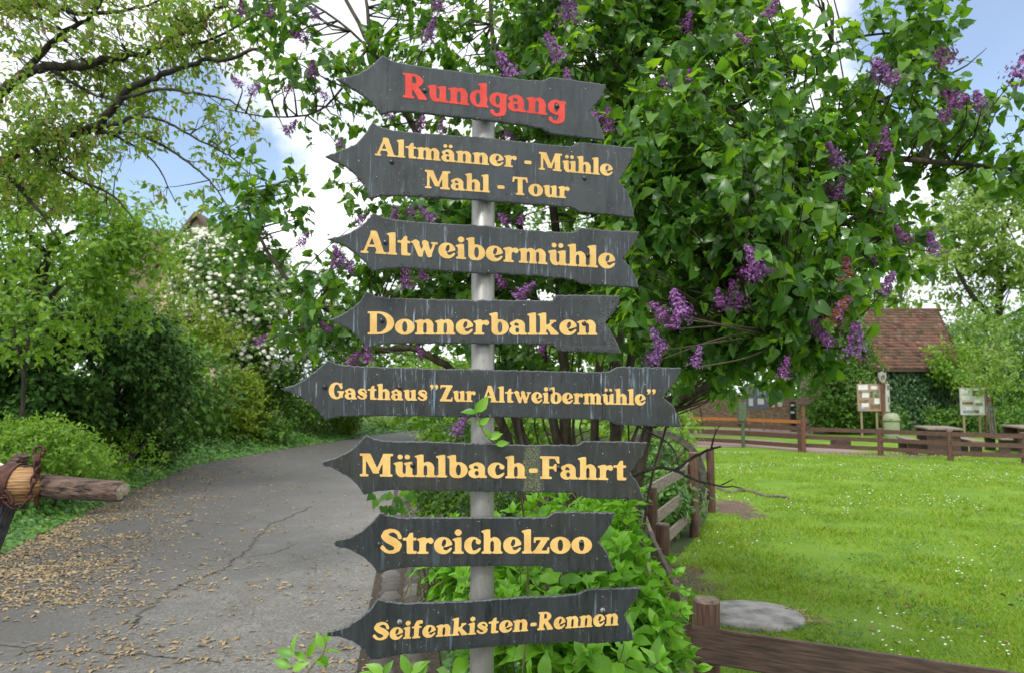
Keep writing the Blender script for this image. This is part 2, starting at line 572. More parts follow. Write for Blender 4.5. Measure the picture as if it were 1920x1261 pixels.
# crack across the asphalt, and the seam near the lower edge
def crack(pts, w, name):
    p = np.array([GP(*q) for q in pts]); p = smoothpath(p, 7)
    p[:, :2] += rng.normal(size=(len(p), 2)) * 0.024
    d = np.gradient(p, axis=0); n = np.stack([-d[:, 1], d[:, 0], d[:, 2] * 0], 1); n = unit(n)
    ww = w * rng.uniform(0.4, 1.3, len(p))[:, None]; ww[0] = ww[-1] = w * .1
    v = np.concatenate([p + n * ww, p - n * ww]); v[:, 2] = 0.016
    m = len(p)
    link(name, mesh_np(name, v, [np.array([(i, i + 1, m + i + 1, m + i) for i in range(m - 1)])]), M_CRACK, kind='structure')
crack([(248, 1180), (262, 1160), (300, 1130), (320, 1108), (360, 1090), (420, 1068), (440, 1048), (465, 1035), (480, 1010), (510, 985), (545, 968), (590, 948)], 0.014, 'road_crack')
crack([(-60, 1206), (60, 1217), (180, 1226), (300, 1234), (420, 1245)], 0.007, 'road_seam')
crack([(440, 1048), (500, 1040), (560, 1020)], 0.006, 'road_crack')

# cobbled gutter: two rows of setts beside the asphalt
def cobbles():
    mb_v, mb_f, n = [], [], 0
    rr = smoothpath([(p[0], p[1], 0) for p in ROAD_R], 60)
    dist = np.concatenate([[0], np.cumsum(np.linalg.norm(np.diff(rr, axis=0), axis=1))])
    for row in (0, 1):
        s = 2.5
        while s < 24:
            ln = random.uniform(.13, .19)
            i = int(np.searchsorted(dist, s)); p = rr[min(i, len(rr) - 2)]; d = rr[min(i, len(rr) - 2) + 1] - p; d /= np.linalg.norm(d)
            nr = np.array([d[1], -d[0], 0])
            w = random.uniform(.17, .2)
            c = p + nr * (.13 + row * .21 + random.uniform(-.012, .012)) + np.array([0, 0, .012])
            k = 5
            us = np.linspace(-1, 1, k)
            gv = []
            for a in us:
                for b_ in us:
                    h = .045 * (1 - abs(a) ** 4) * (1 - abs(b_) ** 4) + random.uniform(0, .008)
                    sq = 1 - .1 * (abs(a * b_)) 
                    gv.append(c + nr * a * w / 2 * sq * .95 + d * b_ * ln / 2 * sq * .88 + np.array([0, 0, h]))
            mb_v += gv
            mb_f += [(n + i_ * k + j, n + i_ * k + j + 1, n + (i_ + 1) * k + j + 1, n + (i_ + 1) * k + j) for i_ in range(k - 1) for j in range(k - 1)]
            n += k * k; s += ln + .012
    link('cobble_gutter', mesh_np('cobble_gutter', mb_v, [np.array(mb_f)], True), M_STONE, kind='structure')
    # earth between and behind the setts
    a = [(p[0] - .02, p[1]) for p in ROAD_R[:8]]; b = [(p[0] + .5, p[1]) for p in ROAD_R[:8]]
    ribbon(a, b, 0.017, 'gutter_bed', noisy('gutter_earth', (0.018, 0.014, 0.010), (0.07, 0.05, 0.03), 40, 0.95, bstr=0.5), 8, kind='structure')
cobbles()

# ------------------------------------------------------------------ grass, daisies, fallen catkins (uncountable)
def inside(poly, x, y):
    ins = np.zeros(x.shape, bool)
    for (x1, y1), (x2, y2) in zip(poly, poly[1:] + poly[:1]):
        if y1 == y2: continue
        c = ((y1 > y) != (y2 > y)) & (x < (x2 - x1) * (y - y1) / (y2 - y1) + x1)
        ins ^= c
    return ins
def grass():
    BL = (np.array([(-.09, 0, 0), (.09, 0, 0), (.05, .6, .05), (-.05, .6, .05), (0, 1, .3)], float), [np.array([(0, 1, 2, 3)]), np.array([(3, 2, 4)])])
    d = 3.0 * (22 / 3.0) ** rng.random(230000)
    u = rng.uniform(200, 1060, len(d)) / F
    x, y = u * d, d
    k = inside(LAWN, x, y)
    nz = np.array([mnoise.noise(Vector((a * 2.6, b * 2.6, 5))) for a, b in zip(x, y)])
    soil = np.hypot(x - GP(1378, 952)[0], (y - GP(1378, 952)[1]) * .36) + .35 * nz < .36
    soil2 = np.hypot(x - GP(1300, 1085)[0], (y - GP(1300, 1085)[1]) * .6) + .4 * nz < .25
    hole = np.hypot(x - GP(1410, 1157)[0], y - GP(1410, 1157)[1]) < .345
    k &= ~(soil & (rng.random(len(d)) < .88)) & ~(soil2 & (rng.random(len(d)) < .6)) & ~hole
    x, y, d = x[k], y[k], d[k]
    n = len(x)
    ax = np.stack([rng.normal(size=n) * .75, rng.normal(size=n) * .75, np.ones(n)], 1)
    nr = rng.normal(size=(n, 3)); nr[:, 2] *= .3
    keep = np.array([mnoise.noise(Vector((a * 1.1, b * .8, 9))) for a, b in zip(x, y)]) + .62 > rng.random(n) * .9
    x, y, d, ax, nr = x[keep], y[keep], d[keep], ax[keep], nr[keep]; n = len(x)
    clump = np.array([mnoise.noise(Vector((a * 2.2, b * 2.2, 0))) for a, b in zip(x, y)])
    sz = (.026 + .006 * np.maximum(d - 4, 0) ** .6) * rng.uniform(.5, 1.5, n) * (1 + .6 * clump)
    M = leafmat('grass_blade', [(0.075, 0.17, 0.012), (0.17, 0.325, 0.016), (0.255, 0.385, 0.026), (0.33, 0.36, 0.10)], 0.5, 0.3, (1.6, 1.5, 0.8), 0.3)
    scatter_obj('grass', BL, np.stack([x, y, np.full(n, .004)], 1), ax, nr, sz, M, kind='stuff')
    # daisies
    p = []
    for _ in range(5200):
        px, py = rng.uniform(1290, 2000), 850 + 400 * rng.random() ** 2.2
        g = GP(px, py)
        if not inside(LAWN, np.array([g[0]]), np.array([g[1]]))[0]: continue
        if mnoise.noise(Vector((g[0] * .55 + 3, g[1] * .55, 0))) < 0.08 + (.22 if py > 960 else 0) or (py > 1000 and rng.random() < .75): continue
        p.append(g)
    p = np.array(p); n = len(p)
    p[:, 2] = rng.uniform(.035, .06, n)
    DA = (np.array([(math.cos(a), math.sin(a), .12) for a in np.arange(8) * math.pi / 4] + [(0, 0, 0)], float), [np.array([(i, (i + 1) % 8, 8) for i in range(8)])])
    sz = rng.uniform(.006, .0105, n) * (1 + np.maximum(p[:, 1] - 8, 0) * .05)
    scatter_obj('daisies', DA, p, np.tile([0, 1., 0], (n, 1)) + rng.normal(size=(n, 3)) * .2, np.array([[0, -.25, 1.]]) + rng.normal(size=(n, 3)) * .25, sz,
                noisy('daisy_white', (0.7, 0.7, 0.68), (0.8, 0.8, 0.8), 5, 0.6, bstr=0), kind='stuff')
grass()
def clover():
    px, py = rng.uniform(1180, 2000, 15000), 850 + 430 * rng.random(15000) ** 1.3
    p = np.array([GP(a, b) for a, b in zip(px, py)])
    nz = np.array([mnoise.noise(Vector((a[0] * 1.7, a[1] * 1.2, 21))) for a in p])
    p = p[inside(LAWN, p[:, 0], p[:, 1]) & (nz > .05)]
    p = p[np.hypot(p[:, 0] - GP(1410, 1157)[0], p[:, 1] - GP(1410, 1157)[1]) > .4]
    n = len(p); p[:, 2] = rng.uniform(.012, .035, n)
    ax = rng.normal(size=(n, 3)); ax[:, 2] *= .2
    scatter_obj('clover', SMALL, p, ax, np.array([[0, -.2, 1.]]) + rng.normal(size=(n, 3)) * .35, rng.uniform(.018, .036, n), leafmat('clover_leaf', [(0.035, 0.11, 0.02), (0.06, 0.17, 0.03), (0.11, 0.24, 0.05)], .5, .2), kind='stuff')
    k = 70
    q = np.array([GP(a, b) for a, b in zip(rng.uniform(1240, 1950, k), rng.uniform(960, 1230, k))]); q = q[inside(LAWN, q[:, 0], q[:, 1])]; n = len(q); q[:, 2] = .03
    ax = rng.normal(size=(n, 3)); ax[:, 2] *= .2
    scatter_obj('fallen_leaves', OVATE, q, ax, np.array([[0, 0, 1.]]) + rng.normal(size=(n, 3)) * .5, rng.uniform(.03, .07, n), leafmat('dead_leaf', [(0.08, 0.04, 0.02), (0.2, 0.11, 0.05), (0.3, 0.2, 0.1)], .8, 0), kind='stuff')
clover()
def catkins():
    T = (np.array([(-.12, -.5, 0), (.12, -.5, 0), (-.2, -.1, .16), (.2, -.1, .16), (-.16, .3, .12), (.16, .3, .12), (0, .55, 0)], float),
         [np.array([(0, 1, 3, 2), (2, 3, 5, 4)]), np.array([(4, 5, 6)])])
    pts = []
    tries = 0
    while len(pts) < 12500 and tries < 160000:
        tries += 1
        px, py = rng.uniform(-100, 760), rng.uniform(835, 1261)
        g = GP(px, py)
        xl = np.interp(g[1], [p[1] for p in ROAD_L], [p[0] for p in ROAD_L]); xr = np.interp(g[1], [p[1] for p in ROAD_R], [p[0] for p in ROAD_R])
        t = (g[0] - xl) / (xr - xl)
        if t < -0.02 or t > 1: continue
        dens = np.exp(-(max(t - .03, 0) / .16)) * (1.0 if py < 1140 else .3) + .018
        if mnoise.noise(Vector(g) * 1.3) + .55 < rng.random() * 1.2: continue
        if rng.random() > dens: continue
        for _ in range(1 + int(rng.exponential(1.6))): pts.append(g + np.append(rng.normal(size=2) * .045, 0))
    p = np.array(pts); n = len(p); p[:, 2] = .016
    ax = rng.normal(size=(n, 3)); ax[:, 2] = 0
    M = leafmat('dry_catkin', [(0.15, 0.10, 0.045), (0.28, 0.20, 0.095), (0.38, 0.29, 0.16), (0.2, 0.125, 0.06)], 0.8, 0.0)
    scatter_obj('fallen_catkins', T, p, ax, np.array([[0, 0, 1.]]) + rng.normal(size=(n, 3)) * .2, rng.uniform(.018, .042, n) + .035 * rng.random(n) ** 3, M, kind='stuff')
catkins()
# ================================================================== VEGETATION
M_BARK = noisy('lilac_bark', (0.035, 0.026, 0.019), (0.115, 0.088, 0.065), 26, 0.85, (1, 1, 0.2), 0.8, 0.01)
M_TWIG = noisy('green_brown_twig', (0.03, 0.028, 0.016), (0.09, 0.075, 0.045), 30, 0.8, bstr=0.2)
M_BARK_D = noisy('dark_bark', (0.016, 0.014, 0.011), (0.07, 0.06, 0.045), 22, 0.9, (1, 1, 0.25), 0.8, 0.02)
M_BARK_G = noisy('grey_bark', (0.06, 0.055, 0.045), (0.17, 0.15, 0.125), 14, 0.9, (1, 1, 0.25), 0.8, 0.02)
L_LILAC = leafmat('lilac_leaf', [(0.034, 0.103, 0.018), (0.056, 0.155, 0.024), (0.08, 0.20, 0.032), (0.15, 0.30, 0.036), (0.045, 0.125, 0.028)], 0.32, 0.45, (2.6, 2.3, 0.6), 0.5)
L_BRIGHT = leafmat('young_bright_leaf', [(0.12, 0.32, 0.022), (0.17, 0.40, 0.03), (0.22, 0.46, 0.045), (0.09, 0.26, 0.022)], 0.4, 0.35, (1.8, 1.7, 0.7), 0.45)
L_BIRCH = leafmat('spring_leaf', [(0.09, 0.18, 0.025), (0.14, 0.26, 0.035), (0.19, 0.31, 0.05), (0.2, 0.2, 0.08)], 0.5, 0.5, (2.3, 2.1, 0.9))
L_MAPLE = leafmat('fresh_green_leaf', [(0.09, 0.2, 0.018), (0.14, 0.28, 0.025), (0.2, 0.34, 0.03)], 0.45, 0.38, (2.2, 2.0, 0.7))
L_YEW = leafmat('yew_needle', [(0.018, 0.055, 0.011), (0.042, 0.11, 0.016), (0.08, 0.17, 0.024)], 0.65, 0.1, (1.5, 1.5, 0.8), 0.2)
L_GOLD = leafmat('yellow_green_leaf', [(0.14, 0.23, 0.012), (0.2, 0.3, 0.016), (0.26, 0.35, 0.022), (0.09, 0.17, 0.012)], 0.5, 0.35, (1.9, 1.8, 0.5))
L_MID = leafmat('mid_green_leaf', [(0.055, 0.14, 0.018), (0.09, 0.2, 0.022), (0.135, 0.255, 0.028)], 0.5, 0.3, (2.0, 2.0, 0.8))
L_IVY = leafmat('ivy_leaf', [(0.016, 0.055, 0.014), (0.028, 0.085, 0.02), (0.045, 0.115, 0.03)], 0.38, 0.12, (1.6, 1.6, 0.8))
L_GCOV = leafmat('ground_cover_leaf', [(0.045, 0.13, 0.03), (0.08, 0.2, 0.03), (0.14, 0.29, 0.04)], 0.4, 0.25, (1.8, 1.8, 0.8))
L_PALE = leafmat('pale_green_leaf', [(0.15, 0.26, 0.04), (0.2, 0.32, 0.06), (0.25, 0.36, 0.09)], 0.5, 0.4, (1.8, 1.7, 0.9))
M_FLORET = leafmat('lilac_floret', [(0.22, 0.075, 0.27), (0.30, 0.13, 0.37), (0.43, 0.23, 0.52), (0.16, 0.045, 0.18)], 0.6, 0.2, (1.4, 1.2, 1.4))
M_FLORET_D = leafmat('lilac_floret_dark', [(0.13, 0.025, 0.13), (0.2, 0.045, 0.2), (0.27, 0.08, 0.29)], 0.6, 0.2, (1.4, 1.2, 1.4))
M_FLORET_O = leafmat('lilac_floret_withered', [(0.2, 0.05, 0.018), (0.29, 0.08, 0.025), (0.13, 0.035, 0.02)], 0.8, 0.1)

def limb_px(mb, pts, r0, r1, sides=8, n=5, wob=0.006, jit=0.06):
    wob = min(wob, r0 * .14)
    return limb(mb, [P(*p) if len(p) == 3 else np.array(p[:3]) for p in pts], r0, r1, sides, n, wob, jit)

# ------------------------------------------------------------------ the lilac behind the signs
def floret_mesh(name, L_, W, n, mats, cols):
    W *= 1.3; n = int(n * 1.7)
    """a panicle: four-petalled florets round a cone"""
    PET = (np.array([(-.1, .05, 0), (-.38, .55, .12), (0, 1, .02), (.38, .55, .12), (.1, .05, 0)], float), [np.array([(0, 1, 2), (0, 2, 4), (4, 2, 3)])])
    pos, ax, nr, mi = [], [], [], []
    side = [rng.normal(size=3) for _ in range(9)]
    for _ in range(n):
        t = rng.random() ** 1.15
        lob = .72 + .4 * abs(math.sin(t * 9 + 1))
        r = W * (1 - t * .7) * lob * math.sqrt(rng.uniform(.2, 1)) * (1 + .35 * math.sin(3 * t * 6.28 + 2))
        a = rng.uniform(0, 2 * math.pi)
        out = np.array([math.cos(a), math.sin(a), .35])
        c = np.array([r * math.cos(a), r * math.sin(a), t * L_])
        e1 = unit(np.cross(out, rng.normal(size=3))); e2 = unit(np.cross(out, e1))
        k = rng.choice(len(mats), p=cols)
        for dv in (e1, e2, -e1, -e2):
            pos.append(c); ax.append(dv + out * .2); nr.append(out); mi.append(k)
    V, Fc = scatter(PET, np.array(pos), np.array(ax), np.array(nr), rng.uniform(.0062, .0088, len(pos)))
    me = mesh_np(name, V, Fc)
    for m in mats: me.materials.append(m)
    me.polygons.foreach_set('material_index', np.repeat(np.array(mi), 3).astype(np.int32))
    me.update()
    return me

def lilac():
    base = np.array([0.62, 5.2, 0])
    root = thing('lilac_bush', 'large lilac bush with purple flower panicles behind the signpost', 'bush', base)
    mb = MB()
    G0 = 1188
    L = []
    def lp(*a, **k):
        q = MB(); L.append(limb_px(q, *a, **k)); q.build('stem', M_BARK, root, smooth=True)
    lp([(1085, G0, 5.2), (1062, 960, 5.1), (1040, 800, 5.0), (1015, 640, 4.9), (975, 420, 4.7), (935, 200, 4.6), (915, -60, 4.5)], .040, .012)
    lp([(1105, G0, 5.2), (1066, 900, 5.1), (1060, 760, 5.0), (1050, 560, 4.8), (1030, 300, 4.6), (1020, 60, 4.5), (1040, -120, 4.4)], .05, .010)
    lp([(1118, G0, 5.25), (1112, 900, 5.1), (1128, 640, 4.7), (1150, 400, 4.3), (1165, 230, 4.1), (1205, 90, 4.0), (1262, -60, 3.9)], .034, .008)
    lp([(1130, G0, 5.2), (1152, 860, 5.0), (1160, 640, 4.5), (1150, 400, 4.2), (1175, 240, 4.05), (1215, 110, 4.0), (1250, 10, 3.9), (1262, -80, 3.8)], .046, .009)
    lp([(1150, G0, 5.2), (1195, 880, 4.9), (1240, 700, 4.4), (1330, 520, 3.9), (1430, 370, 3.6), (1510, 303, 3.5), (1700, 299, 3.45), (1900, 318, 3.4), (1980, 330, 3.3)], .04, .006)
    lp([(1160, G0, 5.2), (1215, 810, 4.6), (1290, 740, 4.1), (1380, 705, 3.6), (1450, 680, 3.4)], .032, .008)
    lp([(1075, G0, 5.2), (978, 830, 5.05), (945, 640, 4.9), (880, 430, 4.7), (770, 230, 4.6), (695, 90, 4.5), (640, -20, 4.5)], .036, .010)
    lp([(1060, G0, 5.2), (945, 805, 5.0), (885, 730, 4.85), (835, 685, 4.75), (770, 652, 4.7), (700, 656, 4.6), (640, 600, 4.45), (560, 545, 4.3), (500, 470, 4.25), (455, 370, 4.2)], .034, .007)
    lp([(1150, 520, 4.3), (1290, 280, 4.0), (1400, 190, 3.8), (1560, 85, 3.6), (1680, 60, 3.5), (1770, 40, 3.5)], .016, .002)
    lp([(1430, 370, 3.6), (1560, 230, 3.6), (1700, 170, 3.55), (1800, 130, 3.5), (1850, 90, 3.5)], .012, .0015)
    lp([(1360, 470, 3.8), (1480, 420, 3.5), (1600, 420, 3.5), (1700, 460, 3.5)], .014, .004)
    lp([(1262, 660, 4.2), (1340, 590, 3.6), (1440, 620, 3.2), (1530, 650, 3.1)], .015, .004)
    lp([(690, 90, 4.5), (610, 200, 4.5), (520, 220, 4.4), (420, 205, 4.3)], .009, .003)
    lp([(695, 90, 4.5), (690, 30, 4.5), (680, -60, 4.5)], .014, .008)
    lp([(770, 230, 4.6), (680, 80, 4.5), (560, -10, 4.5)], .012, .006)
    lp([(700, 600, 4.6), (600, 600, 4.4), (540, 620, 4.3), (480, 640, 4.3)], .008, .003)
    lp([(1105, 1100, 5.2), (1190, 640, 4.9), (1300, 330, 4.7), (1420, 60, 4.6), (1500, -80, 4.6)], .035, .012)
    for k in range(18):     # many thin shoots from the stool, seen between the lower boards
        x0 = random.uniform(1030, 1200)
        x1 = x0 + random.uniform(-150, 120)
        y1 = random.uniform(560, 760)
        d = random.uniform(4.8, 5.7)
        lp([(x0, G0, 5.2), ((x0 * .6 + x1 * .4), 950, d), (x1, 800, d), (x1 + random.uniform(-60, 60), y1, d - .3)], random.uniform(.009, .026), .005, 6)
    blobs = [
        blob(1260, 330, 3.4, 130, 130, .6, .8), blob(1290, 540, 3.0, 130, 110, .4, .9), blob(1200, 430, 3.6, 70, 140, .4, .6), blob(1050, 130, 4.7, 350, 300, 1.2, 1.1), blob(1360, 430, 3.35, 250, 290, .8, 1.25), blob(1270, 130, 4.0, 330, 250, .9, .8),
        blob(830, 440, 4.7, 150, 230, .7, .6), blob(1450, 240, 3.6, 210, 200, .6, .42), blob(1680, 250, 3.6, 190, 140, .5, .36),
        blob(1830, 310, 3.5, 90, 60, .3, .45), blob(600, 210, 4.6, 150, 200, .6, .2), blob(490, 410, 4.3, 80, 90, .3, .55),
        blob(600, 570, 4.3, 110, 90, .4, .5), blob(1490, 605, 3.2, 105, 80, .4, 1.0), blob(1730, 50, 3.5, 80, 35, .25, .4), blob(1850, 120, 3.5, 60, 45, .25, .4), blob(1010, 640, 5.0, 230, 110, .6, .8),
        blob(1610, 450, 3.6, 110, 80, .4, .6), blob(540, 60, 4.5, 120, 90, .5, .24), blob(1010, 480, 4.9, 200, 230, .5, 1.0), blob(1290, 620, 3.5, 110, 65, .35, .8),
        blob(1650, 90, 3.6, 150, 70, .3, .6), blob(1790, 200, 3.5, 120, 60, .3, .4), blob(1890, 200, 3.4, 60, 70, .25, .5), blob(1900, 325, 3.4, 70, 35, .25, .75), blob(1780, 310, 3.45, 70, 35, .25, .6), blob(1350, 480, 5.0, 300, 260, .7, .8), blob(1300, 640, 3.6, 200, 40, .35, .7), blob(760, 560, 4.6, 90, 110, .4, .6), blob(850, 780, 4.9, 60, 40, .25, .35)]
    lv, pos, tips = foliage(blobs, 6600, per=6, twig=.16, size=.055, droop=.5, up=.5, shell=.2, gap=.28, freq=2.3, front=.25, svar=.45)
    scatter_obj('foliage', HEART, *lv, L_LILAC, root)
    mt = MB()
    join_twigs(mt, L, pos, tips, frac=.34, maxd=1.1, r=.0032)
    # panicles
    kinds = [floret_mesh('flower_panicle', .15, .042, 150, [M_FLORET, M_FLORET_D], [.75, .25]),
             floret_mesh('flower_panicle', .13, .036, 120, [M_FLORET_D, M_FLORET], [.8, .2]),
             floret_mesh('flower_panicle', .14, .042, 140, [M_FLORET_O, M_FLORET], [.7, .3]),
             floret_mesh('flower_panicle', .11, .034, 110, [M_FLORET, M_FLORET_D], [.5, .5])]
    #   px, py, depth, kind, scale
    PN = [(470,165,4.2,0,1),(452,150,4.2,3,.9),(455,18,4.3,3,1),(572,60,4.3,1,1.1),(592,22,4.3,0,1),(585,130,4.3,3,1),(540,160,4.2,1,.9),(612,176,4.3,1,.9),(535,238,4.2,1,1),(638,268,4.3,3,.7),
          (505,25,4.3,1,.9),(825,6,3.9,0,1),(800,64,3.9,0,1.1),(1070,18,3.5,0,1.3),(1050,96,3.5,0,1.2),(965,130,3.6,0,1.2),(1065,142,3.7,3,.8),(1245,142,3.6,0,.9),(1298,160,3.6,1,1),(1120,212,3.6,1,1.1),
          (1142,228,3.6,1,.9),(955,250,4.0,1,1),(790,226,4.1,1,1),(825,236,4.1,1,.9),(735,215,4.2,1,.8),(1285,40,3.6,1,1),(1440,18,3.4,1,1),(1405,70,3.5,1,.8),
          (1655,122,3.2,0,1.3),(1680,140,3.2,0,1.1),(1775,86,3.2,1,1.3),(1905,128,3.1,0,1.4),(1812,175,3.2,1,1.3),(1840,190,3.2,0,1),(1660,268,3.2,1,1.2),(1640,275,3.2,1,1),(1572,292,3.2,0,1),(1562,345,3.2,1,1),
          (1575,355,3.2,0,.8),(1640,385,3.2,1,1.1),(1752,460,3.2,0,.9),(1700,440,3.3,1,.9),(1640,480,3.3,1,.8),(1765,210,3.2,1,.9),(812,402,4.0,0,1.1),(770,392,4.1,3,.9),(740,398,4.1,3,.8),(645,482,4.1,0,1.1),
          (655,500,4.1,3,.9),(562,448,4.1,1,.9),(668,408,4.2,3,.9),(950,405,4.1,3,.9),(975,412,4.1,3,.8),(765,520,4.2,1,1.2),(795,512,4.2,1,1),(965,545,4.1,0,1.1),(945,525,4.1,1,.9),(480,634,4.0,1,.8),
          (628,490,4.1,1,.9),(618,612,4.1,1,.8),(655,668,4.1,1,1.1),(690,665,4.1,1,1.1),(852,797,4.3,0,1.1),(1012,650,4.2,1,.8),(790,658,4.3,1,.7),(1282,575,2.5,0,1.05),(1250,578,2.5,1,1),(1262,600,2.5,1,.9),
          (1218,664,2.5,0,.85),(1240,640,2.5,0,.7),(1302,672,2.5,0,.7),(1430,496,2.7,0,1.1),(1395,502,2.7,1,1),(1380,548,2.8,1,1),(1350,560,2.8,1,.8),(1585,512,2.9,2,1),(1555,585,2.8,2,1.2),(1540,600,2.8,1,1),
          (1600,640,2.75,0,1.1),(1652,536,2.9,0,.9),(1468,690,2.8,1,.7),(1560,630,2.8,3,.8),(1430,505,2.7,3,.7),(1240,300,3.3,1,.8),(1110,330,3.9,1,.7)]
    for i, (px, py, d, k, s) in enumerate(PN):
        o = bpy.data.objects.new('flower_panicle', kinds[k]); COL.objects.link(o); o.parent = root
        d = d - (.2 if d > 3.95 else .4 if d > 3.35 else .1)
        p = P(px, py, d)
        s *= random.uniform(.62, .86) if d > 3.1 else random.uniform(.66, .86)
        o.location = tuple(p - base - np.array([0, 0, .05 * s])); o.scale = (s, s, s)
        o.rotation_euler = (random.uniform(-.7, .7), random.uniform(-.9, .9), random.uniform(0, 6.28))
        if k == 2: o['label'] = 'withered brown lilac panicle'
        pts = np.concatenate(L)
        q = pts[int(np.argmin(np.linalg.norm(pts - p, axis=1)))]
        if np.linalg.norm(q - p) < 1.3:
            mt.tube(smoothpath([q, q * .5 + p * .5 + rng.normal(size=3) * .03, p - np.array([0, 0, .03])], 3), [.006, .005, .004, .004, .003, .003, .002], 4, caps=False)
    # the bare low branch that reaches over the fence
    bt = MB()
    limb_px(bt, [(1165, 900, 4.6), (1200, 885, 4.4), (1232, 876, 4.3), (1265, 881, 4.2), (1300, 898, 4.1), (1345, 909, 4.0), (1392, 914, 3.9)], .016, .003, 6)
    limb_px(bt, [(1266, 881, 4.2), (1300, 856, 4.2), (1330, 842, 4.1), (1352, 836, 4.05)], .011, .005, 6)
    limb_px(bt, [(1333, 841, 4.1), (1338, 822, 4.05), (1343, 806, 4.0), (1352, 796, 4.0)], .006, .002, 5)
    limb_px(bt, [(1343, 808, 4.0), (1340, 799, 4.0)], .003, .0015, 4)
    limb_px(bt, [(1352, 908, 4.0), (1366, 902, 3.95), (1376, 896, 3.9)], .004, .002, 4)
    limb_px(bt, [(1305, 899, 4.1), (1320, 905, 4.05), (1326, 913, 4.05)], .006, .003, 5)
    limb_px(bt, [(1200, 800, 4.6), (1250, 828, 4.4), (1266, 850, 4.3), (1273, 874, 4.2)], .007, .002, 5)
    for k in range(10):
        x = random.uniform(1230, 1360); y = random.uniform(700, 770)
        limb_px(bt, [(1215 + random.uniform(-20, 40), 800, 4.5), ((1215 + x) / 2, (800 + y) / 2, 4.3), (x, y, 4.1), (x + random.uniform(10, 50), y + random.uniform(-30, 60), 4.0)], .0055, .0015, 4, 3)
    bt.build('bare_branch', M_BARK_D, root, smooth=True)
    mt.build('twigs', M_TWIG, root, kind='stuff')
lilac()

# ------------------------------------------------------------------ bright shrub at the foot of the post
def opposite_shoots(starts, tmpl, size, n_pairs, length, up=1.0):
    """upright shoots with opposite leaf pairs"""
    LP, LA, LN, LS, polys = [], [], [], [], []
    for s in starts:
        d = unit(np.array([rng.normal() * .5, rng.normal() * .5, up])); L_ = length * rng.uniform(.6, 1.2)
        bend = rng.normal(size=3) * .12
        pl = []
        roll = rng.uniform(0, 3.14)
        for i in range(n_pairs + 1):
            t = i / n_pairs
            p = s + d * L_ * t + bend * L_ * t * t
            pl.append(p)
            if i == 0: continue
            e = unit(np.cross(d, np.array([math.cos(roll), math.sin(roll), .2]))); roll += 1.57
            sz = size * (1.05 - .5 * t) * rng.uniform(.75, 1.2)
            for sg in (-1, 1):
                LP.append(p); LA.append(e * sg + d * (.35 + .7 * t) - np.array([0, 0, .35 * (1 - t)])); LN.append(d + e * .0 + rng.normal(size=3) * .25 + np.array([0, -.15, .3])); LS.append(sz)
        for sg in (-1, 1):
            LP.append(pl[-1]); LA.append(d + e * sg * .4); LN.append(np.cross(d, e) + rng.normal(size=3) * .3); LS.append(size * .45)
        polys.append(pl)
    return (np.array(LP), np.array(LA), np.array(LN), np.array(LS)), polys

M_SHOOT = noisy('green_shoot', (0.1, 0.13, 0.03), (0.2, 0.17, 0.08), 20, 0.6, bstr=0)
def shoot_plant(name, label, blobs, n, tmpl, mat_, size, length, base, pairs=4, cat='shrub', stems=True, zmin=.05):
    root = thing(name, label, cat, base)
    st = []
    for (c, r, w) in blobs:
        for _ in range(int(n * w)):
            d = rng.normal(size=3); d /= np.linalg.norm(d)
            if d[1] > .2 and rng.random() < .5: d[1] *= -1
            p = c + r * d * rng.uniform(.35, 1) ** .6
            if p[2] > zmin: st.append(p)
    lv, polys = opposite_shoots(st, tmpl, size, pairs, length)
    scatter_obj('foliage', tmpl, *lv, mat_, root)
    mb = MB()
    for pl in polys:
        mb.tube(pl, list(np.linspace(.0026, .0012, len(pl))), 4, caps=False)
    if stems:
        b = np.asarray(base)
        for p in st[::6]:
            q = b + np.append(rng.normal(size=2) * .12, 0)
            m = (p + q) / 2 + np.array([0, 0, .1]) + rng.normal(size=3) * .04
            mb.tube(smoothpath([q, m, p], 3), [.007, .006, .005, .004, .004, .003, .003], 5, caps=False)
    mb.build('twigs', M_SHOOT, root, kind='stuff')
    return root
b1 = P(1080, 1200, 2.75); b1[2] = 0
shoot_plant('weigela_shrub', 'bright green leafy shrub round the foot of the signpost', [
    blob(1030, 1130, 2.8, 170, 120, .35, 1), blob(1150, 1140, 2.75, 70, 110, .3, .7), blob(1215, 1215, 2.6, 60, 60, .2, .5), blob(1160, 1010, 2.9, 50, 40, .2, .28),
    blob(950, 1240, 2.6, 120, 70, .3, .5), blob(1080, 1240, 2.5, 150, 60, .3, .6), blob(1070, 990, 3.2, 100, 40, .25, .25), blob(850, 1100, 3.1, 40, 60, .2, .25), blob(1090, 1330, 2.6, 180, 60, .3, .4)], 74, OVATE_F, L_BRIGHT, .104, .17, b1)
b2 = P(820, 930, 6.2); b2[2] = 0
shoot_plant('dark_shrub', 'low dark green shrub beside the cobbled gutter behind the post', [
    blob(830, 940, 6.2, 75, 42, .4, 1), blob(900, 960, 6.0, 80, 60, .4, .8), blob(830, 1040, 5.2, 45, 60, .3, .5), blob(1000, 960, 6.2, 90, 70, .4, .8), blob(1120, 930, 6.4, 90, 60, .4, .7)], 110, OVATE, L_LILAC, .075, .2, b2)
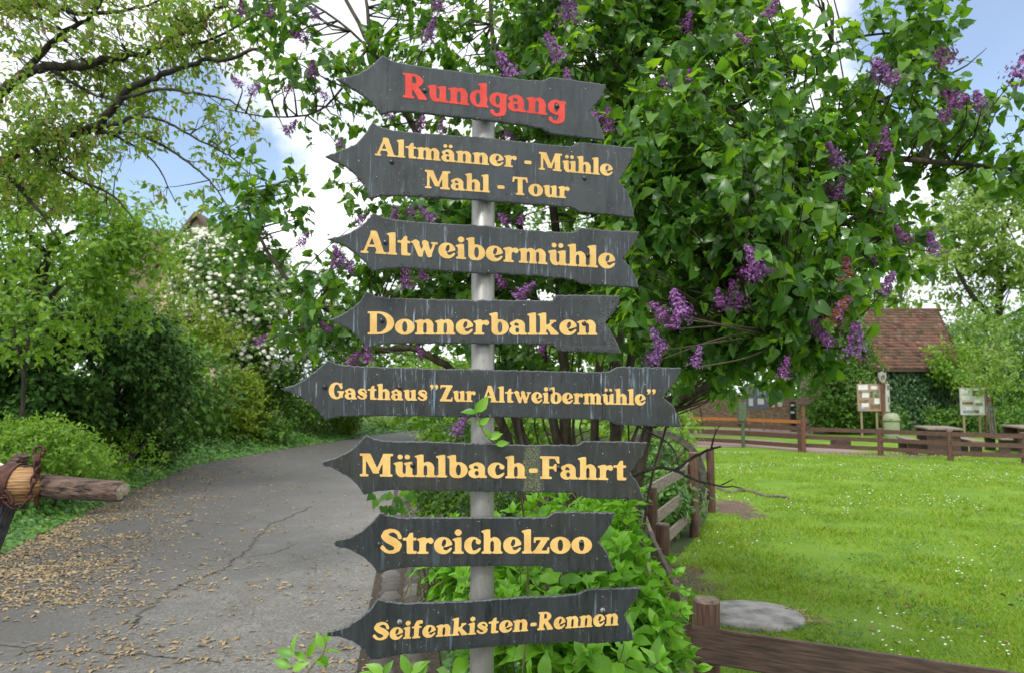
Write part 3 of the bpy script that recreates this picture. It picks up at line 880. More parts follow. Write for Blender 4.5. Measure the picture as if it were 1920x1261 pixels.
# the shoot in front of the pole
sp_root = thing('young_shoot', 'single pale green shoot rising in front of the pole below the longest sign', 'plant', (P(955, 1261, 2.0)[0], 2.0, 0))
mbs = MB()
pth = smoothpath([P(960, 1500, 2.2), P(990, 1100, 2.2), P(968, 880, 2.06), P(942, 840, 1.97), P(918, 822, 1.87), P(905, 805, 1.855), P(893, 775, 1.85)], 6)
mbs.tube(pth, list(np.linspace(.004, .0016, len(pth))), 5)
mbs.build('stem', M_SHOOT, sp_root)
LPs = [((893, 772, 1.85), (.6, 0, .75), .055), ((893, 774, 1.85), (-.95, -.1, .25), .042), ((899, 795, 1.85), (.75, .1, .5), .034), ((918, 822, 1.86), (-.3, -.2, .8), .03), ((918, 822, 1.86), (.9, 0, .45), .038), ((930, 832, 1.86), (1, 0, .15), .036), ((905, 805, 1.855), (-.4, -.1, .8), .03), ((893, 775, 1.85), (.1, 0, 1), .03)]
scatter_obj('foliage', OVATE, np.array([P(*a) for a, b, c in LPs]), np.array([b for a, b, c in LPs], float), np.array([(0.2, -1, .6)] * len(LPs)) + rng.normal(size=(len(LPs), 3)) * .25, [c * .95 for a, b, c in LPs], L_BRIGHT, sp_root)
def sprig(name, label, path, leaves, tmpl, mat_, size, seed=0):
    root = thing(name, label, 'plant', (P(*path[0])[0], P(*path[0])[1], 0))
    mb = MB()
    pth = smoothpath([P(*p) for p in path], 6)
    g = pth[0].copy(); g[2] = 0.0
    pth = np.concatenate([[g], pth])
    mb.tube(pth, list(np.linspace(.004, .0014, len(pth))), 5)
    mb.build('stem', M_SHOOT, root)
    po = np.array([P(*l[:3]) for l in leaves]); ax = np.array([l[3:6] for l in leaves], float)
    scatter_obj('foliage', tmpl, po, ax, np.tile([0, -.8, .7], (len(po), 1)) + rng.normal(size=(len(po), 3)) * .35, [size * rng.uniform(.8, 1.2) for _ in leaves], mat_, root)
sprig('leafy_sprig', 'small green sprig against the asphalt below the lowest sign', [(560, 1330, 2.0), (575, 1262, 2.0), (605, 1225, 2.0), (612, 1200, 2.0)],
      [(552, 1222, 2.0, -.1, 0, 1), (552, 1228, 2.0, -.8, 0, .3), (575, 1230, 2.0, .5, 0, .8), (575, 1235, 2.0, -.7, .1, .3), (606, 1222, 2.0, .9, 0, .2), (606, 1215, 2.0, -.4, 0, .8), (610, 1205, 2.0, .3, 0, 1), (608, 1225, 2.0, .1, -.1, -1), (590, 1235, 2.0, .7, 0, -.2), (545, 1250, 2.0, -.8, 0, .4), (548, 1255, 2.0, .5, -.1, .3)], OVATE, L_BRIGHT, .046)
sprig('leafy_sprig', 'bright leaf tips at the bottom edge left of the pole', [(730, 1330, 2.1), (722, 1275, 2.1), (718, 1255, 2.1)],
      [(720, 1262, 2.1, -.8, 0, .5), (720, 1262, 2.1, .5, 0, .8), (770, 1262, 2.1, .8, 0, .7), (768, 1262, 2.1, -.4, 0, .8), (700, 1268, 2.1, -.6, 0, .3), (790, 1266, 2.1, .3, 0, 1)], OVATE, L_BRIGHT, .05)
sprig('lilac_sucker', 'dark green sprig hanging between two signs over the road edge', [(770, 1100, 4.0), (765, 1010, 4.0), (748, 950, 3.95), (735, 925, 3.9)],
      [(735, 925, 3.9, -.7, 0, -.7), (725, 930, 3.9, -.9, 0, -.3), (740, 935, 3.9, .8, 0, -.3), (748, 945, 3.9, -.5, 0, -.9), (748, 950, 3.9, .7, 0, -.7), (755, 930, 3.9, .4, 0, .6), (708, 935, 3.9, -.5, 0, -.8), (720, 948, 3.9, .1, 0, -1), (738, 950, 3.9, -.3, 0, -1), (765, 925, 3.9, .6, 0, -.6), (775, 935, 3.9, .2, 0, -1), (700, 925, 3.9, -.6, 0, -.6)], HEART, L_LILAC, .06)

# ------------------------------------------------------------------ overhanging tree at upper left
def overhang():
    base = np.array([-6.4, 5.6, 0])
    root = thing('overhanging_tree', 'spreading tree reaching in from the left with thin dark branches and small leaves', 'tree', base)
    mb = MB(); L = []
    mb.tube(smoothpath([base, base + (0, 0, 1.5), base + (.1, 0, 3.0), base + (.3, 0, 4.6), base + (.3, 0, 6.5)], 4), list(np.linspace(.24, .1, 17)), 12, jitter=.05)
    h = base + (.15, 0, 3.2)
    def px(*a): return P(*a)
    def lq(pts, r0, r1, sides=7): L.append(limb(mb, pts, r0, r1, sides, 5, min(.012, r0 * .2), .06))
    lq([base + (.2, 0, 2.8), px(-60, 330, 5.6), px(0, 308, 5.5), px(55, 270, 5.5), px(120, 252, 5.5), px(171, 241, 5.5), px(211, 208, 5.4), px(233, 175, 5.3), px(273, 153, 5.3), px(328, 131, 5.2), px(394, 113, 5.2), px(474, 95, 5.1), px(529, 80, 5.1), px(600, 40, 5.0)], .052, .005, 9)
    lq([base + (.25, 0, 3.6), px(-60, 210, 5.8), px(0, 176, 5.8), px(36, 146, 5.8), px(91, 128, 5.7), px(160, 122, 5.6), px(200, 113, 5.6), px(277, 93, 5.5), px(340, 60, 5.4), px(420, 10, 5.3), px(470, -60, 5.3)], .056, .008, 9)
    lq([px(171, 241, 5.5), px(219, 233, 5.4), px(248, 219, 5.35), px(292, 222, 5.3), px(328, 237, 5.3), px(365, 259, 5.2), px(430, 292, 5.2), px(470, 330, 5.2)], .018, .003)
    lq([px(182, 248, 5.5), px(255, 252, 5.4), px(310, 277, 5.3), px(365, 314, 5.2), px(408, 357, 5.2), px(440, 420, 5.2)], .015, .003)
    lq([px(171, 241, 5.5), px(230, 262, 5.5), px(290, 305, 5.4), px(330, 380, 5.4)], .012, .003)
    lq([px(230, 185, 5.3), px(300, 168, 5.2), px(360, 175, 5.1), px(430, 190, 5.0), px(480, 230, 5.0)], .014, .003)
    lq([px(36, 146, 5.8), px(110, 70, 5.7), px(170, 30, 5.6), px(210, -40, 5.5)], .03, .01)
    lq([base + (.3, 0, 4.2), px(-20, 20, 5.9), px(60, 5, 5.8), px(140, 25, 5.7), px(240, 20, 5.6), px(330, -10, 5.5)], .04, .006)
    lq([px(91, 128, 5.7), px(160, 170, 5.5), px(240, 200, 5.3)], .016, .004)
    lq([px(55, 270, 5.5), px(130, 330, 5.3), px(200, 360, 5.2), px(250, 410, 5.2)], .018, .004)
    lq([px(0, 308, 5.5), px(60, 380, 5.3), px(110, 450, 5.2)], .02, .005)
    lq([px(277, 93, 5.5), px(380, 80, 5.3), px(480, 30, 5.2), px(540, -20, 5.2)], .014, .004)
    mb.build('trunk', M_BARK_D, root, smooth=True)
    blobs = [blob(150, 70, 5.6, 240, 130, .8, 1.0), blob(380, 70, 5.3, 140, 90, .5, .75), blob(110, 270, 5.4, 190, 130, .7, .8), blob(330, 220, 5.3, 150, 90, .4, .42), blob(100, 390, 5.6, 150, 70, .5, .25), blob(440, 330, 5.2, 70, 90, .3, .25), blob(320, 330, 5.3, 110, 80, .3, .3)]
    lv, pos, tips = foliage(blobs, 1650, per=7, twig=.2, size=.048, droop=.55, up=.5, shell=.1, gap=.27, freq=2.2, spread=.9)
    scatter_obj('foliage', OVATE, *lv, L_BIRCH, root)
    mt = MB(); join_twigs(mt, L, pos, tips, frac=.4, maxd=1.2, r=.0022)
    mt.build('twigs', M_BARK_D, root, kind='stuff')
    # hanging catkins
    mc = MB()
    for p in pos[::6]:
        q = p + rng.normal(size=3) * .03
        n = rng.integers(1, 4)
        for _ in range(n):
            e = q + rng.normal(size=3) * .02
            mc.tube([e, e + (0.004, 0, -.03), e + (.008, .002, -.065)], [.0022, .0045, .002], 5)
    mc.build('catkins', noisy('tan_catkin', (0.2, 0.12, 0.05), (0.36, 0.24, 0.11), 60, 0.8, bstr=0), root, kind='stuff')
overhang()

# ------------------------------------------------------------------ shrubs along the road
def shrub(name, label, blobs, n, mat_, size, tmpl=SMALL, per=6, twig=.3, bark=None, cat='shrub', droop=.3, shell=.55, gap=.22, freq=.9, base=None, group=None, stems=7, trunk=None, front=.5, zmin=.05):
    if base is None:
        b = blobs[0][0].copy(); b[2] = 0
        base = b
    root = thing(name, label, cat, base, group)
    lv, pos, tips = foliage(blobs, n, per, twig, size, droop, .6, shell, gap, freq, front=front, zmin=zmin)
    scatter_obj('foliage' if not trunk else 'crown', tmpl, *lv, mat_, root, smooth=False)
    mb = MB()
    L = []
    if trunk:
        for pts, r0, r1 in trunk: L.append(limb(mb, pts, r0, r1, 8, 4, .02, .06))
    for k in range(stems):
        c, r, _ = blobs[k % len(blobs)]
        e = c + r * rng.uniform(-.6, .6, 3)
        s = np.asarray(base) + np.append(rng.normal(size=2) * .25, 0)
        if trunk: s = L[0][rng.integers(len(L[0]) // 2, len(L[0]))]
        m = (s + e) / 2 + rng.normal(size=3) * .15
        q = mb if trunk else MB()
        L.append(limb(q, [s, m, e], .035 if not trunk else .05, .008, 5, 4, .02))
        if not trunk: q.build('stem', bark or M_BARK_D, root)
    mb2 = MB()
    for i in range(0, len(pos), 5):
        mb2.tube([pos[i], tips[i]], [.006, .003], 3, caps=False)
    mb2.build('twigs', bark or M_BARK_D, root, kind='stuff')
    if trunk: mb.build('trunk', bark or M_BARK_D, root)
    return root, pos
shrub('leafy_tree', 'young tree with fresh light green leaves left of the dark yew', [blob(100, 480, 12, 190, 110, 1.2, 1), blob(60, 590, 11.5, 140, 80, 1, .8), blob(230, 430, 13, 80, 60, .8, .6), blob(40, 420, 12, 150, 90, 1, .8), blob(200, 560, 11.5, 90, 60, .8, .5), blob(270, 510, 12.5, 70, 100, .8, .8)], 2000, L_MAPLE, .10, OVATE, 6, .35, cat='tree', gap=.28, freq=1.1, droop=.45,
      trunk=[([P(40, 960, 12) * [1, 1, 0], P(45, 700, 12), P(70, 540, 12), P(110, 420, 12)], .04, .015), ([P(45, 700, 12), P(20, 560, 12), P(0, 440, 12)], .03, .012)], stems=10)
def yew():
    bl = [blob(200, 690, 15, 140, 115, 1.5, 1), blob(110, 720, 14.5, 130, 120, 1.2, .9), blob(275, 740, 17, 75, 115, 1.1, .7), blob(180, 830, 16.5, 150, 60, 1.2, .8), blob(10, 760, 13.5, 110, 120, 1.2, .8)]
    shrub('dark_yew', 'dark green yew with drooping sprays in deep shade behind the low hedge', bl, 5200, L_YEW, .115, SMALL, 9, .42, gap=.1, droop=.5, freq=.8)
yew()
shrub('golden_shrub', 'tall yellow green shrub between the yew and the white flowering bush', [blob(305, 545, 23.5, 50, 60, .9, .6), blob(405, 720, 24, 75, 115, 1.0, 1), blob(355, 620, 23.5, 45, 70, .8, .5), blob(450, 770, 24, 50, 75, .9, .7), blob(375, 800, 23, 55, 65, .8, .7)], 2600, L_GOLD, .11, SMALL, 6, .45, gap=.2)
shrub('green_shrub', 'rounded mid green shrub beside the bend of the road under the longest sign tip', [blob(560, 740, 28, 85, 75, 1.3, 1), blob(515, 690, 27, 45, 65, 1, .5), blob(630, 720, 30, 80, 80, 1.3, .7)], 2000, L_MID, .14, SMALL, 6, .5)
for i, (px, py, d, rx, ry, lab, m) in enumerate([(615, 792, 30.5, 55, 30, 'small rust tinged shrub at the bend of the road', L_GOLD), (700, 788, 35, 50, 26, 'small light green shrub at the far end of the road edge', L_MAPLE), (490, 812, 24.5, 50, 28, 'low leafy plant at the foot of the golden shrub', L_MID)]):
    shrub('roadside_shrub', lab, [blob(px, py, d, rx, ry, .8, 1)], 420, m, .13, SMALL, 6, .35, group='low shrubs along the road', stems=4)
shrub('background_tree', 'large dark leafed tree filling the view behind the yew and the young tree', [blob(60, 640, 21, 220, 170, 2, 1), blob(210, 720, 20, 150, 120, 1.6, .9), blob(330, 740, 22, 90, 110, 1.6, .7), blob(-60, 560, 21, 160, 160, 2, .8)], 3000, L_MID, .2, SMALL, 7, .6, cat='tree', gap=.08, freq=.6,
      trunk=[([np.array([P(60, 740, 21)[0], 21, 0]), P(60, 740, 21), P(70, 620, 21), P(90, 540, 21)], .2, .06)])
shrub('background_tree', 'tall dense green tree behind the lilac seen between the upper signs', [blob(880, 560, 30, 260, 200, 4, 1), blob(1150, 560, 32, 260, 170, 4, 1), blob(1400, 560, 31, 170, 190, 3.5, 1), blob(740, 620, 28, 110, 130, 2.5, .8), blob(1000, 680, 28, 300, 110, 3, .9)], 3200, L_MID, .24, SMALL, 7, .8, cat='tree', gap=.18, freq=.45,
      trunk=[([np.array([P(1000, 740, 31)[0], 31, 0]), P(1000, 700, 31), P(980, 560, 31), P(960, 430, 31)], .25, .08)])
shrub('background_tree', 'sunlit yellow green tree far behind the lilac stems', [blob(1040, 790, 22, 260, 60, 2, 1), blob(860, 740, 24, 150, 60, 2, .8), blob(1200, 830, 20, 90, 60, 1.2, .7)], 2100, L_MAPLE, .15, SMALL, 7, .5, cat='shrub', gap=.18, freq=.6)

# viburnum with white flower heads
def viburnum():
    bl = [blob(440, 560, 27, 115, 125, 2, 1), blob(500, 620, 27, 80, 100, 1.6, .7), blob(390, 500, 27.5, 70, 70, 1.5, .6), blob(560, 590, 27.5, 70, 90, 1.5, .5)]
    root, pos = shrub('viburnum', 'tall bush covered in white flower heads below the stone gable', bl, 2300, L_MID, .17, SMALL, 6, .5, gap=.1)
    base = base_of(root)
    me = None
    v, f = [], []
    mb = MB()
    S = 7
    prof = [(.055, -.012), (.062, .008), (.045, .026), (.015, .034)]
    for (r, z) in prof:
        for k in range(S):
            a = 6.2832 * k / S
            q = r * random.uniform(.8, 1.15)
            v.append((q * math.cos(a), q * math.sin(a), z + random.uniform(-.006, .006)))
    for i in range(3):
        for k in range(S): f.append((i * S + k, i * S + (k + 1) % S, i * S + S + (k + 1) % S, i * S + S + k))
    f.append(tuple(21 + k for k in range(S)))
    M = noisy('white_flower_head', (0.6, 0.61, 0.49), (0.83, 0.83, 0.73), 60, 0.8, bstr=0.5, bdist=.01)
    me = bpy.data.meshes.new('flower_head'); me.from_pydata(v, [], f); me.materials.append(M)
    pts = []
    ws = [1, .75, .9, .35]
    while len(pts) < 1700:
        c, r, _ = bl[rng.choice(4, p=np.array(ws) / sum(ws))]
        d = rng.normal(size=3); d /= np.linalg.norm(d)
        if d[1] > .15: d[1] *= -1
        p = c + r * d * rng.uniform(.92, 1.08)
        if mnoise.noise(Vector(p) * .9) < -.3: continue
        pts.append((p, d))
    rest = MB()
    for i, (p, d) in enumerate(pts):
        e = (d + np.array([0, -.1, .6])); q = Vector(e).to_track_quat('Z', 'Y')
        s = random.uniform(1.0, 1.75)
        if i < 100:
            o = bpy.data.objects.new('flower_head', me); COL.objects.link(o); o.parent = root
            o.location = tuple(p - base); o.rotation_euler = q.to_euler(); o.scale = (s,) * 3
        else:
            mt = q.to_matrix()
            rest.add([np.array(mt @ Vector(a)) * s + p for a in v], f)
    rest.build('flower_heads', M, root, kind='stuff')
viburnum()
# low clipped hedge on the left and ground cover along the road
shrub('low_hedge', 'low bright green bush beside the road behind the wooden beam', [blob(60, 850, 10.8, 140, 55, .9, 1), blob(225, 850, 14.0, 80, 48, .8, 1.3), blob(-60, 870, 10, 120, 70, 1, .7), blob(140, 880, 12.2, 90, 40, .7, .7)], 2300, L_MAPLE, .066, OVATE, 7, .22, gap=.06, shell=.6, droop=.3)
def ground_cover():
    xs = np.array([p[1] for p in ROAD_L]); ls = np.array([p[0] for p in ROAD_L])
    n = 30000
    y = 5.0 + 34 * rng.random(n) ** 1.3
    off = rng.exponential(.75, n) - .15
    off = np.minimum(off, 2.6)
    x = np.interp(y, xs, ls) - off + rng.normal(size=n) * .06
    z = .03 + np.clip(off * .5, .03, .5) * rng.random(n) ** .7
    p = np.stack([x, y, z], 1)
    ax = rng.normal(size=(n, 3)); ax[:, 2] = ax[:, 2] * .3 - .2; ax[:, 0] += .4
    nr = np.array([[.4, -.4, 1.]]) + rng.normal(size=(n, 3)) * .4
    scatter_obj('ground_cover', SMALL if False else OVATE, p, ax, nr, rng.uniform(.06, .11, n) * (1 + (y - 8).clip(0) * .018), L_GCOV, kind='stuff', smooth=False)
    # ivy and leaf litter under the lilac, right of the gutter
    n = 17000
    y = 4.3 + 14 * rng.random(n) ** 1.15
    x0 = np.interp(y, [p[1] for p in ROAD_R], [p[0] for p in ROAD_R]) + .52
    x1 = np.interp(y, [2, 5.5, 6.9, 9, 11, 16, 19], [.9, 1.05, 1.2, 2.1, 2.8, 3.6, 4.1])
    x = np.where(rng.random(n) < .3, x0 + rng.exponential(.6, n).clip(0, 2.2), x0 + (x1 - x0) * rng.random(n) ** .7)
    p = np.stack([x, y, .03 + .2 * rng.random(n) * np.minimum(1, (x + 3) * .2 + .4)], 1)
    lim = np.interp(y, [2, 5.5, 6.9, 9, 11, 16], [.9, 1.05, 1.2, 2.05, 2.75, 3.6])
    p = p[p[:, 0] < lim - .05]; n = len(p)
    ax = rng.normal(size=(n, 3)); ax[:, 2] *= .3
    scatter_obj('ivy_cover', OVATE, p, ax, np.array([[0, -.3, 1.]]) + rng.normal(size=(n, 3)) * .4, rng.uniform(.05, .1, n), L_GCOV, kind='stuff', smooth=False)
ground_cover()

shrub('fence_plants', 'lush low green plants growing behind the paddock fence rails', [blob(1245, 935, 8.9, 30, 45, .35, 1), blob(1225, 880, 10.2, 40, 50, .5, 1), blob(1275, 940, 9.4, 26, 34, .3, .7), blob(1180, 900, 9.6, 50, 50, .5, .8)], 700, L_GCOV, .075, OVATE, 6, .2, cat='plants', gap=.05, zmin=.02, stems=0)
# ------------------------------------------------------------------ right background
def tr(px, d, top, lean=0):
    b = P(px, 740, d); b[2] = 0
    return [b, P(px, 740, d), P(px + lean * .5, (740 + top) / 2, d), P(px + lean, top, d)]
shrub('sycamore_tree', 'tall airy tree with pale green leaves right of the tiled roof', [blob(1830, 440, 46, 140, 120, 3.5, 1), blob(1760, 540, 45, 90, 90, 3, .7), blob(1900, 560, 45, 110, 110, 3, .8), blob(1930, 400, 46, 100, 110, 3, .6), blob(1740, 470, 47, 60, 60, 2, .35)], 1500, L_PALE, .34, OVATE, 7, 1.0, bark=M_BARK_D, cat='tree', gap=.3, freq=.34, shell=.2,
      trunk=[(tr(1862, 46, 410, 20), .42, .12), ([P(1862, 600, 46), P(1820, 550, 45.5), P(1790, 500, 45)], .22, .06), ([P(1865, 560, 46), P(1920, 500, 45.5), P(1960, 440, 45)], .2, .06), ([P(1868, 500, 46), P(1880, 440, 46), P(1905, 380, 46)], .16, .05), ([P(1850, 600, 46), P(1900, 590, 45), P(1960, 540, 45)], .14, .05)], stems=14)
shrub('golden_yew', 'broad weeping green conifer behind the sapling at the right edge', [blob(1850, 660, 38, 90, 80, 2, 1), blob(1920, 690, 37, 80, 110, 2, 1), blob(1800, 720, 38.5, 60, 60, 1.5, .6), blob(1900, 780, 36, 110, 40, 1.2, .6)], 1900, L_MID, .26, NEEDLE, 8, .8, droop=.8, gap=.08, freq=.5)
shrub('light_bush', 'light green bush under the right end of the tiled roof', [blob(1785, 672, 33.2, 36, 32, .8, 1), blob(1810, 695, 33, 45, 32, .8, .8), blob(1765, 650, 33.6, 16, 14, .5, .25)], 620, L_MAPLE, .17, OVATE, 6, .5, gap=.12, freq=.8)
shrub('roof_ivy', 'ivy mound climbing over the left end of the tiled roof', [blob(1560, 640, 33.5, 40, 60, .8, .7), blob(1590, 670, 33, 36, 50, 1, 1), blob(1575, 740, 32.6, 70, 60, .9, 1), blob(1552, 775, 33, 40, 26, 1, .5), blob(1636, 672, 33, 18, 10, .4, .15), blob(1606, 604, 33.6, 16, 20, .5, .15)], 1300, L_MID, .17, OVATE, 6, .5, gap=.1, freq=.8, cat='ivy')
shrub('hedge_bank', 'dark low bushes at the foot of the ivy wall', [blob(1700, 790, 33, 90, 20, .7, 1), blob(1800, 790, 33, 80, 22, .7, 1), blob(1575, 785, 33, 45, 22, .7, .6), blob(1890, 795, 34, 60, 26, .8, .8)], 1100, L_MID, .15, SMALL, 6, .4, gap=.1, freq=.8, zmin=.02)
shrub('bare_tree', 'nearly leafless twiggy tree against the sky behind the roof', [blob(1690, 500, 55, 55, 90, 2, 1)], 90, L_PALE, .3, SMALL, 4, 1.0, cat='tree', gap=.1, freq=.3, bark=M_BARK_G,
      trunk=[(tr(1690, 55, 400, 0), .22, .04)], stems=60)
for lab, bl in (('rounded green tree beyond the meadow at the far right', blob(1880, 690, 60, 130, 90, 4, 1)), ('green tree beyond the meadow behind the roof', blob(1620, 650, 60, 130, 80, 4, 1)),
                ('green tree beyond the gate behind the lilac branches', blob(1430, 690, 56, 120, 80, 4, 1)), ('green tree showing dimly between the lilac stems', blob(1250, 700, 55, 120, 80, 4, 1))):
    shrub('far_tree', lab, [bl], 520, L_MID, .5, SMALL, 6, 1.4, cat='tree', gap=.1, freq=.25, group='trees beyond the meadow', stems=3,
          trunk=[([bl[0] * [1, 1, 0], bl[0] * [1, 1, .5], bl[0]], .3, .12)])
# sapling with stakes
def sapling():
    b = P(1855, 740, 29.5); b[2] = 0
    root, pos = shrub('sapling', 'slender staked sapling with pale leaves in front of the notice board', [blob(1850, 690, 29.5, 42, 50, .9, 1), blob(1855, 650, 29.5, 28, 40, .7, .6), blob(1885, 700, 29.5, 34, 40, .7, .5), blob(1825, 720, 29.5, 24, 20, .5, .3)], 230, L_PALE, .14, OVATE, 6, .4, bark=M_BARK_G, cat='tree', gap=.12, freq=.9, base=b,
          trunk=[([b, P(1853, 760, 29.5), P(1849, 700, 29.5), P(1853, 640, 29.5)], .05, .015)], stems=8, shell=.15)
    for dx in (4, 9):
        mb = MB(); q = P(1855 + dx, 740, 29.4); q[2] = 0
        mb.tube([q, P(1853 + dx, 760, 29.4)], [.03, .03], 8); mb.build('stake', M_BARK_G, root)
sapling()
# ================================================================== BUILT THINGS
M_WOOD = noisy('brown_stained_wood', (0.05, 0.024, 0.016), (0.15, 0.078, 0.055), 10, 0.7, (6, 6, 0.6), 0.5, 0.004)
M_WOOD_H = noisy('brown_stained_plank', (0.055, 0.028, 0.019), (0.135, 0.07, 0.05), 9, 0.65, (0.7, 0.7, 9), 0.5, 0.004)
M_WOOD_D = noisy('dark_brown_plank', (0.032, 0.020, 0.015), (0.10, 0.06, 0.045), 6, 0.65, (1.2, 1.2, 16), 0.6, 0.004)
M_WOOD_G = noisy('greyed_plank', (0.15, 0.115, 0.092), (0.30, 0.24, 0.20), 7, 0.8, (0.8, 0.8, 9), 0.5, 0.004)
M_ENDGRAIN = noisy('end_grain', (0.10, 0.075, 0.055), (0.24, 0.19, 0.15), 30, 0.85, (1, 1, 1), 0.5, 0.004)
M_ORANGE = noisy('orange_plank', (0.28, 0.09, 0.022), (0.42, 0.16, 0.045), 8, 0.6, (1, 1, 6), 0.2, 0.003)
M_GREENP = noisy('green_painted_post', (0.05, 0.08, 0.04), (0.1, 0.14, 0.075), 12, 0.6, bstr=0.2)
M_REDWOOD = noisy('red_painted_wood', (0.11, 0.036, 0.022), (0.19, 0.07, 0.045), 8, 0.6, (1, 1, 4), 0.3)
M_CONC = noisy('old_concrete', (0.09, 0.09, 0.08), (0.33, 0.32, 0.30), 6, 0.9, bstr=0.6, bdist=.01, lo=.3, hi=.6, detail=10)
M_RUST = noisy('rusty_iron', (0.035, 0.016, 0.012), (0.12, 0.05, 0.035), 40, 0.75, bstr=0.6, bdist=.002, metal=0.4)

def post(fence, x, y, h, r, z0=0.0, name='post', mat_=None):
    mb = MB()
    lean = rng.normal(size=2) * .008
    S = 14
    mb.tube([(x, y, z0 - .05), (x + lean[0] * .5, y + lean[1] * .5, z0 + h * .5), (x + lean[0], y + lean[1], z0 + h - .012)], [r * 1.02, r, r * .98], S, jitter=.015, caps=False)
    n = len(mb.v[0])
    top = np.array(mb.v[0][-S:]); c = top.mean(0)
    ring = c + (top - c) * .93 + np.array([0, 0, .012])
    v = np.concatenate([top, ring]); f = [(k, (k + 1) % S, S + (k + 1) % S, S + k) for k in range(S)] 
    mb.add(v, f, 1); mb.add(ring, [tuple(range(S))], 1)
    o = mb.build(name, [mat_ or M_WOOD, M_ENDGRAIN], fence)
    o.data.polygons.foreach_set('use_smooth', [len(p.vertices) == 4 and p.material_index == 0 for p in o.data.polygons])
    return o

# ---- near paddock fence
def near_fence():
    f = thing('paddock_fence', 'wooden fence of round brown posts and greyed planks running back along the lilac', 'fence', (1.11, 5.5, 0))
    PT = {'B': (1.11, 5.5, .765, .052), 'C': (1.27, 6.8, .875, .054), 'D': (2.2, 9.07, 1.01, .058), 'E': (2.9, 10.9, .93, .056)}
    for k, (x, y, h, r) in PT.items(): post(f, x, y, h, r)
    def rail(a, b, z, h=.115, mat_=M_WOOD_G, off=.075, t=.03):
        d = np.array(b) - np.array(a); d /= np.linalg.norm(d); n = np.array([d[1], -d[0]])
        p, q = np.array(a) - n * off - d * .12, np.array(b) - n * off + d * .1
        mb = MB(); mb.beam((*p, z + rng.normal() * .008), (*q, z + rng.normal() * .008), h, t)
        mb.build('rail', mat_, f, bevel=.004)
    B, C, D, E = [PT[k][:2] for k in 'BCDE']
    for z in (.80, .52, .22):
        rail(C, D, z); rail(D, E, z + .02)
    for z in (.60, .24): rail(B, C, z, .12)
    f2 = thing('corner_fence', 'dark brown plank fence with a round post at the lower right corner', 'fence', (.885, 3.5, 0))
    post(f2, .885, 3.5, .768, .0605)
    x1 = (4.6, 1.55)
    post(f2, 2.75, 2.50, .74, .06)
    d = np.array([1.16, -.62]); d /= np.linalg.norm(d)
    for z in (.585, .17):
        mb = MB(); a = np.array([.815, 3.445]); b = a + d * 4.2
        mb.beam((*a, z + .0), (*b, z + .0), .152, .032); mb.build('rail', M_WOOD_D, f2, bevel=.004)
    # plank from the corner post back to the next post, seen nearly end on
    mb = MB(); mb.beam((.84, 3.6, .62), (1.0, 5.46, .66), .12, .028); mb.build('rail', M_WOOD_D, f2, bevel=.003)
    mb = MB(); mb.beam((.83, 3.58, .25), (1.0, 5.44, .28), .12, .028); mb.build('rail', M_WOOD_D, f2, bevel=.003)
near_fence()

def far_fence():
    pts = [(P(1506, 740, 22.4)[0], 22.4), (P(1647, 740, 20.9)[0], 20.9), (P(1777, 740, 19.4)[0], 19.4), (P(1915, 740, 18.5)[0], 18.5), (P(2080, 740, 17.4)[0], 17.4)]
    f = thing('meadow_fence', 'long three rail brown fence across the far side of the lawn', 'fence', (*pts[1], 0))
    for (x, y) in pts[1:]: post(f, x, y, .78, .075)
    for (a, b) in zip(pts[:-1], pts[1:]):
        for z in (.69, .45, .21):
            mb = MB(); mb.beam((a[0], a[1] - .09, z), (b[0] + .02, b[1] - .09, z), .115, .035); mb.build('rail', M_WOOD_H, f, bevel=.004)
    # gate left of it
    L_ = P(1278, 740, 26.5); Mid = P(1388, 740, 24.6); R = P(1497, 740, 22.5)
    g = thing('plank_gate', 'brown plank barrier topped with an orange board', 'gate', (Mid[0], Mid[1], 0))
    for (a, b) in ((L_, Mid), (Mid, R)):
        for z, h, m, n in ((.90, .10, M_ORANGE, 'top_board'), (.70, .13, M_WOOD_H, 'rail'), (.46, .16, M_WOOD_H, 'rail'), (.18, .13, M_WOOD_H, 'rail')):
            mb = MB(); mb.beam((a[0], a[1] - .07, z), (b[0], b[1] - .07, z), h, .04); mb.build(n, m, g, bevel=.004)
    mb = MB(); mb.box((R[0], R[1], .46), (.1, .1, .92)); mb.build('end_post', M_WOOD, g, bevel=.006)
    mb = MB(); mb.box((L_[0], L_[1], .46), (.1, .1, .92)); mb.build('end_post', M_WOOD, g, bevel=.006)
    gp = thing('green_post', 'green square post with a letterbox sized cabinet in the middle of the barrier', 'post', (Mid[0], Mid[1] - .2, 0))
    mb = MB(); mb.box((Mid[0], Mid[1] - .2, .72), (.1, .1, 1.44)); mb.build('pole', M_GREENP, gp, bevel=.008)
    mb = MB(); mb.box((Mid[0] - .02, Mid[1] - .2, 1.16), (.26, .16, .62)); mb.build('cabinet', M_GREENP, gp, bevel=.01)
    x, y = P(1505, 740, 22.2)[:2]
    w = thing('waymark_post', 'slim reddish brown post with small pointed boards at its top', 'post', (x, y, 0))
    mb = MB(); mb.tube([(x, y, -.05), (x, y, 1.62)], [.055, .05], 12); mb.build('pole', M_REDWOOD, w)
    for s in (-1, 1):
        mb = MB(); c = np.array([x, y - .06, 1.52])
        prof = [(0, -.09), (s * .16, -.09), (s * .24, 0), (s * .16, .09), (0, .09)]
        v = [c + (a, 0, b) for a, b in prof] + [c + (a, -.02, b) for a, b in prof]
        fs = [tuple(range(5)), tuple(range(5, 10))[::-1]] + [(i, (i + 1) % 5, 5 + (i + 1) % 5, 5 + i) for i in range(5)]
        mb.add(v, fs); mb.build('arrow_board', M_WOOD_D, w)
far_fence()

